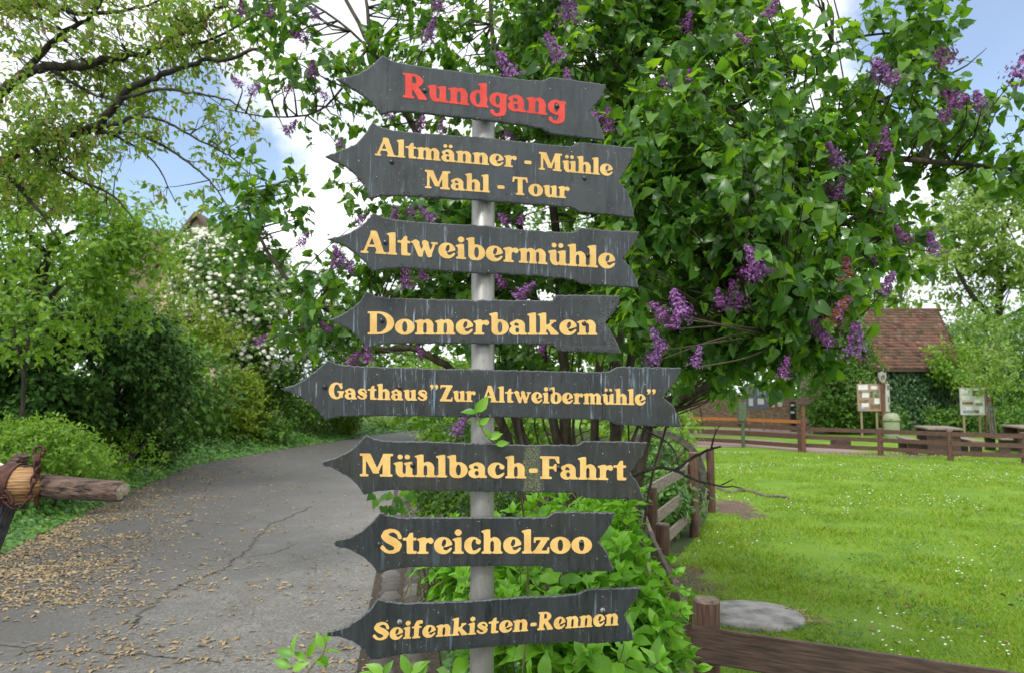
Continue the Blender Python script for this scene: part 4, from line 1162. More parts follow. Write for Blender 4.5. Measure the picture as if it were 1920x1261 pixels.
# ---- cart wheel by the fence
def wheel():
    c = P(1233, 900, 9.6); c[2] = .63
    w = thing('cart_wheel', 'old wooden spoked cart wheel leaning behind the paddock fence posts', 'wheel', (c[0], c[1], 0))
    M = noisy('mossy_old_wood', (0.03, 0.034, 0.022), (0.11, 0.10, 0.075), 16, 0.85, bstr=.4)
    mb = MB(); S = 48
    prof = [(.62, -.05), (.62, .05), (.535, .05), (.535, -.05)]
    v, f = [], []
    for k in range(S):
        a = 2 * math.pi * k / S
        for (r, y) in prof: v.append(c + (r * math.cos(a), y, r * math.sin(a)))
    for k in range(S):
        k2 = (k + 1) % S
        for j in range(4): f.append((k * 4 + j, k * 4 + (j + 1) % 4, k2 * 4 + (j + 1) % 4, k2 * 4 + j))
    mb.add(v, f); mb.build('rim', M, w)
    mh = MB(); mh.lathe(c - (0, -.13, 0), [(.06, 0), (.1, .04), (.12, .13), (.1, .2), (.06, .24)], 16, axis='y'); mh.build('hub', M, w)
    for k in range(10):
        a = 2 * math.pi * (k + .3) / 10
        ms = MB(); d = np.array([math.cos(a), 0, math.sin(a)])
        ms.tube([c + d * .1, c + d * .33, c + d * .545], [.03, .024, .022], 6); ms.build('spoke', M, w)
wheel()

# ---- concrete cover in the lawn, tree root, sticks
def cover():
    g = GP(1410, 1157)
    t = tag(MB().lathe((g[0], g[1], 0), [(.385, -.05), (.385, .02), (.37, .034), (.27, .044), (.1, .05), (.005, .05)], 48).build('manhole_cover', M_CONC, smooth=False), 'round pale concrete cover lying in the lawn behind the corner post', 'cover')
    t.data.polygons.foreach_set('use_smooth', [len(p.vertices) == 4 for p in t.data.polygons])
    mb = MB()
    for k in range(30):
        a = rng.uniform(-.5, .7); r = .41
        p = np.array([g[0] + r * math.cos(a), g[1] + r * math.sin(a), .03]); d = rng.normal(size=3) * .06; d[2] *= .2
        mb.tube([p, p + d], [.003, .002], 4)
    mb.build('dry_stalks', noisy('dry_straw', (0.3, 0.22, 0.12), (0.5, 0.4, 0.25), 30, 0.9, bstr=0), kind='stuff')
    pts = [GP(1338, 914), GP(1350, 917), GP(1366, 924), GP(1385, 922), GP(1400, 921), GP(1418, 926), GP(1440, 932), GP(1458, 932), GP(1480, 936)]
    mb = MB(); limb(mb, [p + np.array([0, 0, .015 + .012 * (i % 2)]) for i, p in enumerate(pts)], .045, .022, 8, 4, .008, .1)
    tag(mb.build('tree_root', M_BARK_G, smooth=True), 'thin grey root lying along the lawn beside the bare soil', 'root')
cover()

# ---- wooden beam with iron fittings and chain at the left edge
def drawbar():
    D = 2.55
    root = thing('wooden_beam', 'weathered round wooden beam with rusty iron band, ring pin and chain at left edge', 'beam', (P(-40, 1000, D)[0], D, 0))
    M_LOG = noisy('weathered_log', (0.018, 0.010, 0.008), (0.21, 0.135, 0.10), 9, 0.8, (.9, 9, 9), 1.0, 0.012, .36, .66)
    M_FRESH = noisy('yellow_worn_wood', (0.10, 0.04, 0.012), (0.46, 0.26, 0.10), 12, 0.6, (.8, 1, 12), 0.6, 0.006, .38, .6)
    M_CUT = noisy('pale_cut_end', (0.35, 0.26, 0.19), (0.66, 0.56, 0.47), 70, 0.8, (1, 3, 1), 0.8, 0.006)
    M_GREYW = noisy('grey_beam_wood', (0.025, 0.023, 0.03), (0.10, 0.095, 0.11), 14, 0.8, (10, 10, .8), 0.7, 0.006)
    # log
    ax = smoothpath([P(-120, 899, D + .12), P(0, 905, D + .05), P(70, 908, D), P(150, 915, D - .05), P(215, 919, D - .09), P(229, 920, D - .1)], 6)
    S = 20; n = len(ax)
    v, f, mi = [], [], []
    for i, p in enumerate(ax):
        t = i / (n - 1)
        r = .046 - .014 * t
        for k in range(S):
            a = 2 * math.pi * k / S
            rr = r * (1 + .07 * mnoise.noise(Vector((math.cos(a) * 3, math.sin(a) * 3, t * 2.0))) - (.16 if k in (17, ) else 0) - (.05 if k in (4, 11) else 0))
            if i == n - 1: rr *= .86 + .1 * mnoise.noise(Vector((math.cos(a) * 2, math.sin(a) * 2, 7)))
            q = p + (np.array([.012 * math.sin(a + .8) + .004 * mnoise.noise(Vector((math.cos(a) * 4, math.sin(a) * 4, 3))), 0, 0]) if i == n - 1 else 0)
            v.append(q + rr * (np.array([.05, .95, .1]) * math.cos(a) + np.array([0, -.1, 1]) * math.sin(a)))
    for i in range(n - 1):
        for k in range(S): f.append((i * S + k, i * S + (k + 1) % S, (i + 1) * S + (k + 1) % S, (i + 1) * S + k)); mi.append(0)
    mb = MB()
    mb.add(v, f, 0)
    e = v[-S:]; c = np.mean(e, axis=0) + np.array([.004, -.002, 0])
    mb.add(list(e) + [c], [(k, (k + 1) % S, S) for k in range(S)], 1)
    o = mb.build('log', [M_LOG, M_CUT], root)
    o.data.polygons.foreach_set('use_smooth', [q.material_index == 0 for q in o.data.polygons])
    # worn yellow cheek piece under the band
    mb = MB(); mb.tube(smoothpath([P(-120, 906, D - .02), P(-10, 908, D - .02), P(30, 907, D - .02), P(60, 908, D - .02), P(67, 908, D - .015)], 4), [.066] * 10 + [.062, .058, .055, .053, .052, .05, .048], 16, jitter=.02); mb.build('cheek_piece', M_FRESH, root, smooth=True)
    # dark top strap and block
    mb = MB(); mb.beam(P(-90, 884, D), P(62, 876, D), .022, .075); mb.build('top_strap', M_LOG, root, bevel=.006)
    mb = MB()
    mb.beam(P(18, 880, D + .05), P(46, 852, D + .05), .034, .06, up=(-.7, 0, .7)); mb.build('block', M_LOG, root, bevel=.008)
    mb = MB(); mb.beam(P(-30, 862, D + .02), P(10, 880, D + .02), .016, .05); mb.build('white_strip', noisy('white_plastic', (.6, .62, .63), (.75, .76, .77), 10, .5, bstr=0), root, bevel=.003)
    # iron band
    mb = MB(); S = 24; c0, c1 = P(8, 907, D - .02), P(37, 907, D - .02); v, f = [], []
    for (cc, r) in ((c0, .0675), (c0, .0715), (c1, .0715), (c1, .0675)):
        for k in range(S):
            a = 2 * math.pi * k / S
            v.append(cc + r * (np.array([.03, 1, 0]) * math.cos(a) + np.array([.12, 0, 1]) * math.sin(a)))
    for j in range(3):
        for k in range(S): f.append((j * S + k, j * S + (k + 1) % S, j * S + S + (k + 1) % S, j * S + S + k))
    mb.add(v, f); mb.build('iron_band', M_RUST, root, smooth=False)
    # ring pin: flat shank through the log with an eye on top
    mb = MB()
    mb.tube([P(70, 884, D - .055), P(69, 862, D - .055), P(70, 850, D - .055)], [.011, .012, .010], 10)
    ring = [P(74, 846, D - .055) + np.array([.0165 * math.cos(a), .002 * math.sin(a), .0175 * math.sin(a)]) for a in np.linspace(0, 2 * math.pi, 20)]
    mb.tube(ring, .0052, 8)
    mb.tube([P(69, 884, D - .05), P(69, 930, D - .04), P(69, 954, D - .04)], [.010, .009, .003], 8)
    mb.build('ring_pin', M_RUST, root, smooth=True)
    # chain, link by link
    path = smoothpath([P(76, 846, D - .075), P(72, 868, D - .085), P(66, 885, D - .08), P(62, 900, D - .085), P(60, 915, D - .085), P(54, 930, D - .085), P(48, 942, D - .085), P(36, 952, D - .088), P(24, 950, D - .088), P(14, 941, D - .09), P(8, 930, D - .09), P(-6, 926, D - .09), P(-30, 932, D - .09)], 12)
    seg = np.concatenate([[0], np.cumsum(np.linalg.norm(np.diff(path, axis=0), axis=1))])
    mc = MB(); s = 0; k = 0
    while s < seg[-1] - .03:
        a = np.array([np.interp(s, seg, path[:, j]) for j in range(3)]); b = np.array([np.interp(s + .034, seg, path[:, j]) for j in range(3)])
        d = unit(b - a); e = unit(np.cross(d, np.array([0, 1.0, 0]))); g = np.cross(d, e)
        w = e if k % 2 else (g * .9 + e * .45)
        w = unit(w); c = (a + b) / 2
        lk = [c + d * (.0185 * math.cos(q)) + w * (.0085 * math.sin(q)) for q in np.linspace(0, 2 * math.pi, 15)]
        mc.tube(lk, .0033, 6, caps=False)
        s += .0265; k += 1
    mc.build('chain', M_RUST, root, smooth=True)
    ms = MB()
    hook = [P(10, 918, D - .09), P(14, 922, D - .09), P(20, 929, D - .09), P(24, 938, D - .09), P(22, 946, D - .09)]
    ms.tube(smoothpath(hook, 4), .0055, 8); ms.build('hook', M_RUST, root, smooth=True)
    # leg down to the ground
    mb = MB(); a = P(8, 935, D + .02); b = P(-95, 1200, D); b2 = a + (b - a) * (a[2] / (a[2] - b[2]))
    mb.beam(a, b2, .07, .07, up=(1, 0, .3)); mb.build('leg', M_GREYW, root, bevel=.006)
    mb = MB(); a = P(-110, 915, D + .1); mb.beam(a, (a[0] - .15, D + .5, 0), .085, .07, up=(1, 0, .3)); mb.build('leg', M_GREYW, root, bevel=.006)
drawbar()

# ---- tiled barn
def barn():
    y0, y1 = 34.0, 36.8
    ze = P(1700, 687, y0)[2]; zr = P(1690, 582, y1)[2]
    xl = P(1580, 700, y0)[0]; xr = P(1796, 687, y0)[0]
    xrr = P(1757, 582, y1)[0]
    root = thing('barn', 'old barn with a red brown tiled hipped roof above an ivy covered wall', 'barn', ((xl + xr) / 2, y1, 0))
    M_TILE = None
    m, N, L, b, o = nodes('clay_tiles')
    g = N.new('ShaderNodeNewGeometry')
    v = coords(N, L)
    c = ramp(N, L, g.outputs['Random Per Island'], [(0, (0.05, 0.026, 0.02)), (.3, (0.13, 0.058, 0.042)), (.65, (0.185, 0.08, 0.052)), (.85, (0.10, 0.06, 0.045)), (1, (0.23, 0.14, 0.10))])
    c = mixc(N, L, ramp(N, L, noise_fac(N, L, v, .9, 6, .65), [(.42, (0, 0, 0)), (.66, (.75,) * 3)]), c, (0.075, 0.062, 0.03))
    L.new(c, b.inputs['Base Color']); b.inputs['Roughness'].default_value = .85
    # tiles as separate little slabs in courses, shared by one mesh
    nrow = 20
    V, Fq = [], []
    def slab(p, ex, ey, en):
        k = len(V)
        for (i, j) in ((0, 0), (1, 0), (1, 1), (0, 1)):
            V.append(p + ex * i + ey * j + en * (.055 if j == 0 else .012))
        V.append(p + ex * 0 - en * .005); V.append(p + ex - en * .005)
        Fq.append((k, k + 1, k + 2, k + 3)); Fq.append((k + 4, k + 5, k + 1, k))
    for r in range(nrow):
        t = r / nrow; t2 = (r + 1) / nrow
        ya, za = y0 - .35 + (y1 - y0 + .35) * t, ze - .1 + (zr - ze + .1) * t
        yb, zb = y0 - .35 + (y1 - y0 + .35) * t2, ze - .1 + (zr - ze + .1) * t2
        x = xl + (.09 if r % 2 else 0)
        xe = xr + (xrr - xr) * t
        while x < xe:
            w = min(.175, xe - x)
            e = rng.normal() * .008
            slab(np.array([x, ya, za + e]), np.array([w, 0, 0]), np.array([0, yb - ya, (zb - za) * 1.08]), np.array([0, -.7, .7]))
            x += .18
        # hip side at the right end
        a0, a1 = np.array([xr + (xrr - xr) * t, ya, za]), np.array([xr + (xrr - xr) * t, 2 * y1 - ya, za])
        b0 = np.array([xr + (xrr - xr) * t2, yb, zb])
        yy = ya
        while yy < 2 * y1 - ya:
            slab(np.array([a0[0], yy, za]), np.array([0, .175, 0]), np.array([b0[0] - a0[0], 0, (zb - za) * 1.08]), np.array([.8, 0, .6]))
            yy += .18
    me = mesh_np('roof', np.array(V) - base_of(root), [np.array(Fq)])
    roof = link('roof', me, m, root)
    mb = MB(); mb.add([(xl, y0 - .3, ze - .13), (xr, y0 - .3, ze - .13), (xrr, y1, zr - .05), (xl, y1, zr - .05), (xl, 2 * y1 - y0 + .3, ze - .13), (xr, 2 * y1 - y0 + .3, ze - .13)], [(0, 1, 2, 3), (3, 2, 5, 4), (1, 5, 2)])
    mb.build('roof_boards', M_WOOD_D, root)
    mr = MB()
    x = xl
    while x < xrr:
        mr.tube([(x, y1, zr + .01), (x + .34, y1, zr + .02)], [.1, .085], 8); x += .33
    mr.build('ridge_tiles', m, roof)
    mw = MB(); mw.box(((xl + xr) / 2, y1, (ze - .15) / 2), (xr - xl - .3, 2 * (y1 - y0) - .2, ze - .15))
    mw.build('wall', noisy('rubble_wall', (.09, .07, .055), (.22, .17, .13), 5, .9, bstr=.8, bdist=.05), root)
    mf = MB(); mf.beam((xl, y0 - .36, ze - .17), (xr, y0 - .36, ze - .17), .12, .04); mf.build('eave_board', M_WOOD_D, root)
    # ivy on the wall
    n = 8200
    p = np.stack([rng.uniform(xl - 1.0, xr + .4, n), y0 + .1 - .35 * rng.random(n), rng.uniform(.05, ze - .2, n)], 1)
    ax = np.stack([rng.normal(size=n) * .5, -.4 * np.ones(n), -1 + rng.normal(size=n) * .3], 1)
    scatter_obj('wall_ivy', OVATE, p, ax, np.array([[0, -1., .5]]) + rng.normal(size=(n, 3)) * .4, rng.uniform(.12, .22, n), L_IVY, root, smooth=False, kind='stuff')
    # free-standing stone wall going on to the left
    tag(MB().box((P(1420, 740, 41)[0], 41, .75), (8.5, .5, 1.5)).build('stone_wall', noisy('brown_stone_wall', (.07, .045, .03), (.2, .14, .1), 4, .95, (1, 1, 2), .9, .06), bevel=.05), 'low brown stone wall behind the notice boards and the barrier', 'wall')
barn()

# ---- gabled house far behind the white flowering bush
def house():
    d = 40
    ap = P(372, 405, d); el = P(292, 505, d); er = P(452, 505, d)
    root = thing('gabled_house', 'pale stone house with a steep gable and brown roof behind the white flowering bush', 'house', (ap[0], d + 3, 0))
    M_W = noisy('cream_stone', (.34, .27, .18), (.52, .43, .31), 3, .9, bstr=.5, bdist=.03)
    M_R = noisy('brown_roof_tiles', (.09, .06, .045), (.2, .14, .105), 5, .9, (1, 6, 6), .7, .05)
    v = [(el[0], d, 0), (er[0], d, 0), (er[0], d, er[2]), (ap[0], d, ap[2]), (el[0], d, el[2])]
    v2 = [(a, d + 6, c) for a, b, c in v]
    mb = MB(); mb.add(v + v2, [(0, 1, 2, 3, 4), (9, 8, 7, 6, 5), (0, 5, 6, 1), (1, 6, 7, 2), (4, 9, 5, 0)]); mb.build('wall', M_W, root)
    mr = MB()
    for s, e in ((-1, el), (1, er)):
        a = np.array([ap[0], d + 2.8, ap[2] + .1]); b = np.array([e[0] + s * .25, d + 2.8, e[2] - .3])
        mr.beam(a, b, 6.4, .16, up=(0, 1, 0))
    # wing to the left with its roof facing the road
    l0 = P(215, 575, d + 1); r0 = P(330, 575, d + 1); lt = P(235, 432, d + 4); rt = P(330, 432, d + 4)
    mr.add([(l0[0], d + 1, l0[2]), (r0[0], d + 1, r0[2]), (rt[0], d + 4, rt[2]), (lt[0], d + 4, lt[2]), (l0[0], d + 7, l0[2]), (r0[0], d + 7, r0[2])], [(0, 1, 2, 3), (3, 2, 5, 4), (0, 3, 4)])
    mr.build('roof', M_R, root)
    mb = MB(); mb.box(((l0[0] + r0[0]) / 2, d + 4, l0[2] / 2), (r0[0] - l0[0] - .4, 5.4, l0[2])); mb.build('wing_wall', M_W, root)
    f = MB(); c = P(372, 470, d - .02)
    f.box((c[0], d - .03, c[2]), (.9, .06, 1.2)); fr = f.build('window', noisy('window_dark', (.02, .025, .03), (.05, .06, .07), 2, .1, bstr=0), root)
    q = MB()
    for dx in (-.48, 0, .48): q.box((c[0] + dx, d - .08, c[2]), (.07, .06, 1.3))
    for dz in (-.63, .63): q.box((c[0], d - .085, c[2] + dz), (1.03, .06, .07))
    q.build('frame', noisy('white_frame', (.6, .6, .57), (.7, .7, .68), 3, .6, bstr=0), fr)
    # small building at the end of the road
    c = P(812, 790, 47)
    s = thing('small_shed', 'small white walled shed with red brown door at the end of the road', 'shed', (c[0], 49, 0))
    mb = MB(); mb.box((c[0] - .2, 49, 1.1), (3.4, 3, 2.2)); mb.build('wall', noisy('white_plaster', (.55, .55, .53), (.7, .7, .68), 2, .9, bstr=0), s)
    mb = MB(); mb.box((c[0] + .35, 47.45, .95), (.95, .08, 1.9)); mb.build('door', M_REDWOOD, s, bevel=.01)
    mb = MB(); mb.add([(c[0] - 2.1, 47.2, 2.15), (c[0] + 1.7, 47.2, 2.15), (c[0] + 1.7, 49, 3.1), (c[0] - 2.1, 49, 3.1), (c[0] - 2.1, 50.8, 2.15), (c[0] + 1.7, 50.8, 2.15)], [(0, 1, 2, 3), (3, 2, 5, 4), (0, 3, 4), (1, 5, 2)]); mb.build('roof', M_R, s)
house()

# ---- notice boards
M_PAPER = noisy('white_paper', (.62, .63, .64), (.74, .74, .74), 4, .7, bstr=0)
M_PANEL = noisy('tan_panel', (.27, .18, .13), (.36, .26, .2), 5, .7, bstr=.1)
M_PANEL_B = noisy('blue_grey_panel', (.10, .12, .16), (.17, .19, .24), 5, .6, bstr=.1)
M_PANEL_R = noisy('red_brown_panel', (.2, .1, .08), (.3, .17, .13), 5, .7, bstr=.1)
M_PANEL_W = noisy('pale_panel', (.46, .44, .43), (.58, .56, .55), 5, .7, bstr=.1)
M_POSTW = noisy('pale_wood_post', (.22, .16, .095), (.36, .28, .18), 12, .8, (4, 4, .6), bstr=.3)
PHOTO = [noisy('photo_print_brown', (.05, .035, .02), (.35, .22, .12), 9, .5, bstr=0), noisy('photo_print_green', (.04, .06, .02), (.30, .34, .2), 8, .5, bstr=0), noisy('photo_print_blue', (.06, .1, .22), (.4, .46, .55), 9, .5, bstr=0)]
def board(label, x0, y0, x1, y1, d, panel, cells, legs, yaw=0.0, footmat=None):
    a, b = P(x0, y1, d), P(x1, y0, d)
    w, h = b[0] - a[0], b[2] - a[2]
    c = np.array([(a[0] + b[0]) / 2, d, (a[2] + b[2]) / 2])
    cy, sy = math.cos(yaw), math.sin(yaw)
    if yaw: w = w / cy
    root = thing('notice_board', label, 'notice board', (c[0], d, 0), 'notice boards on the meadow')
    mb = MB(); mb.box(c, (w, .04, h), rz=yaw); pan = mb.build('panel', panel, root, bevel=.006)
    t = np.array([cy, sy, 0]); nrm = np.array([sy, -cy, 0])
    for (u0, v0, u1, v1, m) in cells:
        q = c + t * ((u0 + u1) / 2 - .5) * w + np.array([0, 0, (.5 - (v0 + v1) / 2) * h]) + nrm * .024
        ms = MB(); ms.box(q, ((u1 - u0) * w, .006, (v1 - v0) * h), rz=yaw)
        ms.build('sheet', m, pan)
    for u in legs:
        q = c + t * (u - .5) * w - nrm * .06
        ml = MB(); ml.tube([(q[0], q[1], -.02), (q[0], q[1], c[2] + h / 2 + .12)], .045, 10); ml.build('leg', footmat or M_POSTW, root)
b_, g_, l_ = PHOTO
board('tan notice board with eight sheets left of the rubbish bin', 1608, 718.5, 1651, 770, 30.6, M_PANEL, [(.05, .04, .45, .22, M_PAPER), (.58, .08, .84, .2, M_PAPER), (.2, .34, .48, .5, M_PAPER), (.07, .28, .2, .5, b_), (.54, .27, .9, .5, g_), (.08, .58, .44, .7, b_), (.17, .7, .46, .84, M_PAPER), (.7, .53, .92, .76, M_PAPER), (.54, .74, .92, .92, b_), (.12, .84, .3, .93, l_)], (.18, .82))
board('narrow white notice board turned sideways above the rubbish bin', 1658, 719, 1671, 771, 30.8, M_PANEL_W, [(.3, .05, .8, .2, b_), (.1, .25, .5, .4, M_PAPER), (.4, .46, .7, .66, b_), (.5, .74, .9, .92, g_)], (.2, .9), yaw=.85)
board('pale notice board full of pictures behind the sapling', 1801, 726, 1845, 777, 30.6, M_PANEL_W, [(.05, .05, .42, .22, M_PAPER), (.5, .1, .9, .3, g_), (.08, .28, .4, .44, M_PAPER), (.08, .52, .52, .62, b_), (.55, .44, .8, .56, M_PAPER), (.62, .56, .9, .66, g_), (.2, .68, .45, .82, M_PAPER), (.1, .84, .5, .93, l_), (.52, .82, .75, .93, b_), (.74, .7, .92, .92, M_PAPER)], (.16, .8))
board('brown edged notice board with a blue picture beside the pale one', 1846.5, 727, 1857, 778, 30.6, M_PANEL_R, [(.2, .1, .8, .3, M_PAPER), (.2, .4, .8, .6, b_), (.2, .68, .85, .86, l_)], (.25,), footmat=M_REDWOOD)
board('blue grey notice board under the hanging lilac leaves', 1396, 722, 1439, 766, 36, M_PANEL_B, [(.18, .55, .36, .86, M_PAPER), (.55, .55, .82, .8, M_PAPER), (.1, .1, .45, .4, g_), (.55, .12, .9, .42, l_)], (.2, .82))
board('red brown notice board with many small white notes', 1444, 716, 1466, 766, 36, M_PANEL_R, [(.3, .05, .85, .18, M_PAPER), (.55, .22, .9, .4, M_PAPER), (.1, .44, .4, .54, M_PAPER), (.5, .5, .95, .64, M_PAPER), (.3, .66, .55, .78, M_PAPER), (.6, .74, .95, .9, M_PAPER), (.05, .82, .35, .92, M_PAPER)], (.15, .75))

def bin_():
    c = P(1669.5, 740, 29); x, y = c[0], c[1]
    M = noisy('sage_green_plastic', (.22, .26, .155), (.28, .32, .2), 6, .5, bstr=.05)
    root = thing('rubbish_bin', 'pale green round bin with a domed lid behind the far fence', 'bin', (x, y, 0))
    h = P(1669, 788, 29)[2]; t = P(1669, 773, 29)[2]
    mb = MB(); mb.lathe((x, y, 0), [(.27, 0), (.285, .04), (.29, h - .04), (.28, h)], 28); mb.build('body', M, root, smooth=False)
    mb = MB(); mb.lathe((x, y, 0), [(.31, h - .02), (.315, h + .05), (.28, h + (t - h) * .6), (.18, t - .02), (.02, t)], 28); lid = mb.build('lid', M, root)
    for o in root.children: o.data.polygons.foreach_set('use_smooth', [len(p.vertices) == 4 for p in o.data.polygons])
    mb = MB(); mb.beam((x - .18, y - .27, h + .05), (x + .22, y - .22, h + .16), .1, .02, up=(0, -.5, .8)); mb.build('flap', M, lid)
bin_()
def crest():
    c = P(1654, 707, 30.4); x, y, z = c
    root = thing('shield_sign', 'grey shield shaped sign on a brown pole above the notice boards', 'sign', (x, y, 0))
    mb = MB(); mb.tube([(x, y + .06, -.02), (x, y + .06, z + .1)], .05, 10); mb.build('pole', M_REDWOOD, root)
    pr = [(-.17, .22), (-.1, .2), (0, .25), (.1, .2), (.17, .22), (.17, 0), (.1, -.16), (0, -.25), (-.1, -.16), (-.17, 0)]
    mb = MB(); n = len(pr)
    v = [(x + a, y, z + b) for a, b in pr] + [(x + a * .9, y - .05, z + b * .9) for a, b in pr]
    mb.add(v, [tuple(range(n)), tuple(range(n, 2 * n))[::-1]] + [(i, (i + 1) % n, n + (i + 1) % n, n + i) for i in range(n)]); mb.build('shield', noisy('grey_shield', (.22, .2, .18), (.42, .39, .35), 9, .7, bstr=.3), root)
    mb = MB(); mb.tube([(x - .05, y - .055, z - .08), (x - .03, y - .06, z + .08), (x + .05, y - .06, z + .1), (x + .05, y - .055, z - .06)], .025, 6); mb.build('emblem', noisy('dark_emblem', (.06, .05, .05), (.12, .1, .1), 9, .7, bstr=0), root)
crest()
def bollard():
    c = P(1485.5, 740, 35); x, y = c[0], c[1]; t = P(1485, 752, 35)[2]
    root = thing('black_bollard', 'slim black pillar with two white labels behind the orange board', 'bollard', (x, y, 0))
    mb = MB(); mb.box((x, y, t / 2), (.24, .22, t)); mb.build('body', noisy('black_paint', (.012, .014, .018), (.03, .032, .036), 8, .5, bstr=0), root, bevel=.02)
    for py in (758.5, 772): 
        q = P(1486, py, 34.88); mb = MB(); mb.box((q[0], y - .114, q[2]), (.17, .008, .1)); mb.build('label_plate', M_PAPER, root)
bollard()

# ---- picnic tables and a low planter behind the fence
def table(label, cx, cy, rot, grp):
    root = thing('picnic_table', label, 'picnic table', (cx, cy, 0), grp)
    c_, s_ = math.cos(rot), math.sin(rot)
    def T(x, y, z): return (cx + x * c_ - y * s_, cy + x * s_ + y * c_, z)
    for k in range(4):
        mb = MB(); mb.box(T(0, -.33 + k * .22, .76), (2.0, .21, .05), rz=rot); mb.build('top_plank', M_WOOD_G, root, bevel=.006)
    for s in (-1, 1):
        mb = MB(); mb.box(T(s * .72, 0, .365), (.12, .82, .73), rz=rot); mb.build('end_panel', M_WOOD_D, root, bevel=.008)
        mb = MB(); mb.box(T(0, s * .78, .43), (2.0, .32, .05), rz=rot); mb.build('bench_seat', M_WOOD_G, root, bevel=.006)
        for e in (-1, 1):
            mb = MB(); mb.box(T(e * .72, s * .78, .2), (.12, .28, .40), rz=rot); mb.build('bench_support', M_WOOD_D, root, bevel=.006)
    mb = MB(); mb.box(T(0, 0, .62), (1.3, .06, .2), rz=rot); mb.build('cross_beam', M_REDWOOD, root)
q = P(1768, 740, 20.9); table('heavy brown picnic table with benches just behind the far fence', q[0] + .2, 21.6, 1.25, 'picnic tables behind the fence')
q = P(1950, 740, 21.5); table('second picnic table cut off by the right edge', q[0] + .1, 22.3, 1.25, 'picnic tables behind the fence')
g = P(1573, 740, 24.0)
root = thing('wooden_planter', 'small dark box shaped seat on the grass behind the fence', 'seat', (g[0], 24.0, 0))
mb = MB(); mb.box((g[0], 24, .16), (.5, .4, .32)); mb.build('box', M_WOOD_D, root, bevel=.01)
mb = MB(); mb.box((g[0], 24, .35), (.56, .46, .05)); mb.build('top', M_WOOD_D, root, bevel=.008)
# ================================================================== SIGN POST
# ---- lettering: bold rounded-serif letterforms, drawn as fields, rounded, and traced to outlines
RES = 44
gx0, gy0 = -0.25, -0.75
GXN, GYN = int(2.75 * RES), int(2.7 * RES)
GX, GY = np.meshgrid(gx0 + np.arange(GXN) / RES, gy0 + np.arange(GYN) / RES)
def R_(x0, y0, x1, y1): return (GX >= x0) & (GX <= x1) & (GY >= y0) & (GY <= y1)
def E_(cx, cy, rx, ry, rot=0.0):
    c, s = math.cos(rot), math.sin(rot)
    dx, dy = GX - cx, GY - cy
    return ((dx * c + dy * s) / rx) ** 2 + ((-dx * s + dy * c) / ry) ** 2 <= 1
def G_(pts):
    ins = np.zeros(GX.shape, bool)
    n = len(pts)
    for i in range(n):
        (x1, y1), (x2, y2) = pts[i], pts[(i + 1) % n]
        if y1 == y2: continue
        c = ((y1 > GY) != (y2 > GY)) & (GX < (x2 - x1) * (GY - y1) / (y2 - y1) + x1)
        ins ^= c
    return ins
def S_(pts, w):
    if np.isscalar(w): w = [w] * len(pts)
    m = np.zeros(GX.shape, bool)
    for (p, q, a, b) in zip(pts[:-1], pts[1:], w[:-1], w[1:]):
        d = np.array(q) - np.array(p); l2 = float(d @ d)
        t = np.clip(((GX - p[0]) * d[0] + (GY - p[1]) * d[1]) / l2, 0, 1)
        m |= np.hypot(GX - p[0] - t * d[0], GY - p[1] - t * d[1]) <= (a + (b - a) * t) / 2
    return m
def flag(x, w, top):
    return G_([(x - .15, top - .09), (x + .06, top - .03), (x + w * .6, top + .02), (x + w, top + .02), (x + w, top - .3), (x, top - .3), (x - .03, top - .2), (x - .15, top - .17)])
def curve_s(sx, sy, sw):
    p = [(.86, .66), (.78, .84), (.62, .93), (.45, .93), (.27, .85), (.22, .71), (.35, .59), (.62, .47), (.78, .34), (.76, .19), (.6, .08), (.42, .06), (.26, .12), (.12, .26)]
    w = [.17, .15, .15, .17, .24, .31, .34, .36, .34, .24, .16, .13, .15, .19]
    return S_([(a * sx, b * sy) for a, b in p], [q * sw for q in w])
def zed(w, h, t):
    return R_(.04, h - t, w, h) | R_(0, 0, w, t) | G_([(w * .58, h - .05), (w, h - .05), (w * .42, .05), (0, .05)]) | G_([(.04, h), (.2, h), (.14, h - .36), (.04, h - .36)]) | G_([(w - .17, 0), (w, 0), (w + .02, .4), (w - .1, .4)])
def arch(x):   # arch + right leg of n/h/m standing at x (stem's right edge), leg .22 further
    o = (E_(x + .27, .57, .40, .46) & (GY > .56)) | R_(x + .22, 0, x + .65, .6)
    return o, R_(x, -.1, x + .22, .6) | E_(x + .11, .6, .11, .2)
def nn(asc):
    o, c = arch(.54)
    return ((o & ~c) | R_(.12, 0, .54, asc - .1) | flag(.12, .42, asc) | R_(0, 0, .63, .13) | R_(.68, 0, 1.31, .13))
def uu():
    o = R_(.13, .4, .55, .95) | (E_(.52, .42, .39, .46) & (GY < .44)) | R_(.77, 0, 1.18, .95)
    c = R_(.55, .4, .77, 1.2) | E_(.66, .4, .11, .22)
    return (o & ~c) | flag(.13, .42, 1.0) & ~R_(.55, 0, .6, 2) | (flag(.77, .41, 1.0) & (GX > .62)) | R_(.9, 0, 1.3, .13)
def aa():
    top = (E_(.57, .6, .47, .43) & (GY > .56) & (GX > .16)) & ~(E_(.44, .62, .2, .19))
    stem = R_(.63, .05, 1.03, .62)
    bowl = E_(.42, .29, .42, .32) & ~E_(.53, .3, .13, .17)
    return (top | stem | bowl | E_(.2, .74, .16, .15) | G_([(.7, .0), (1.17, .0), (1.17, .12), (1.0, .2), (.7, .3)])) & ~(E_(.53, .3, .13, .17)) & ~G_([(.0, .585), (.63, .6), (.63, .62), (.3, .6)])
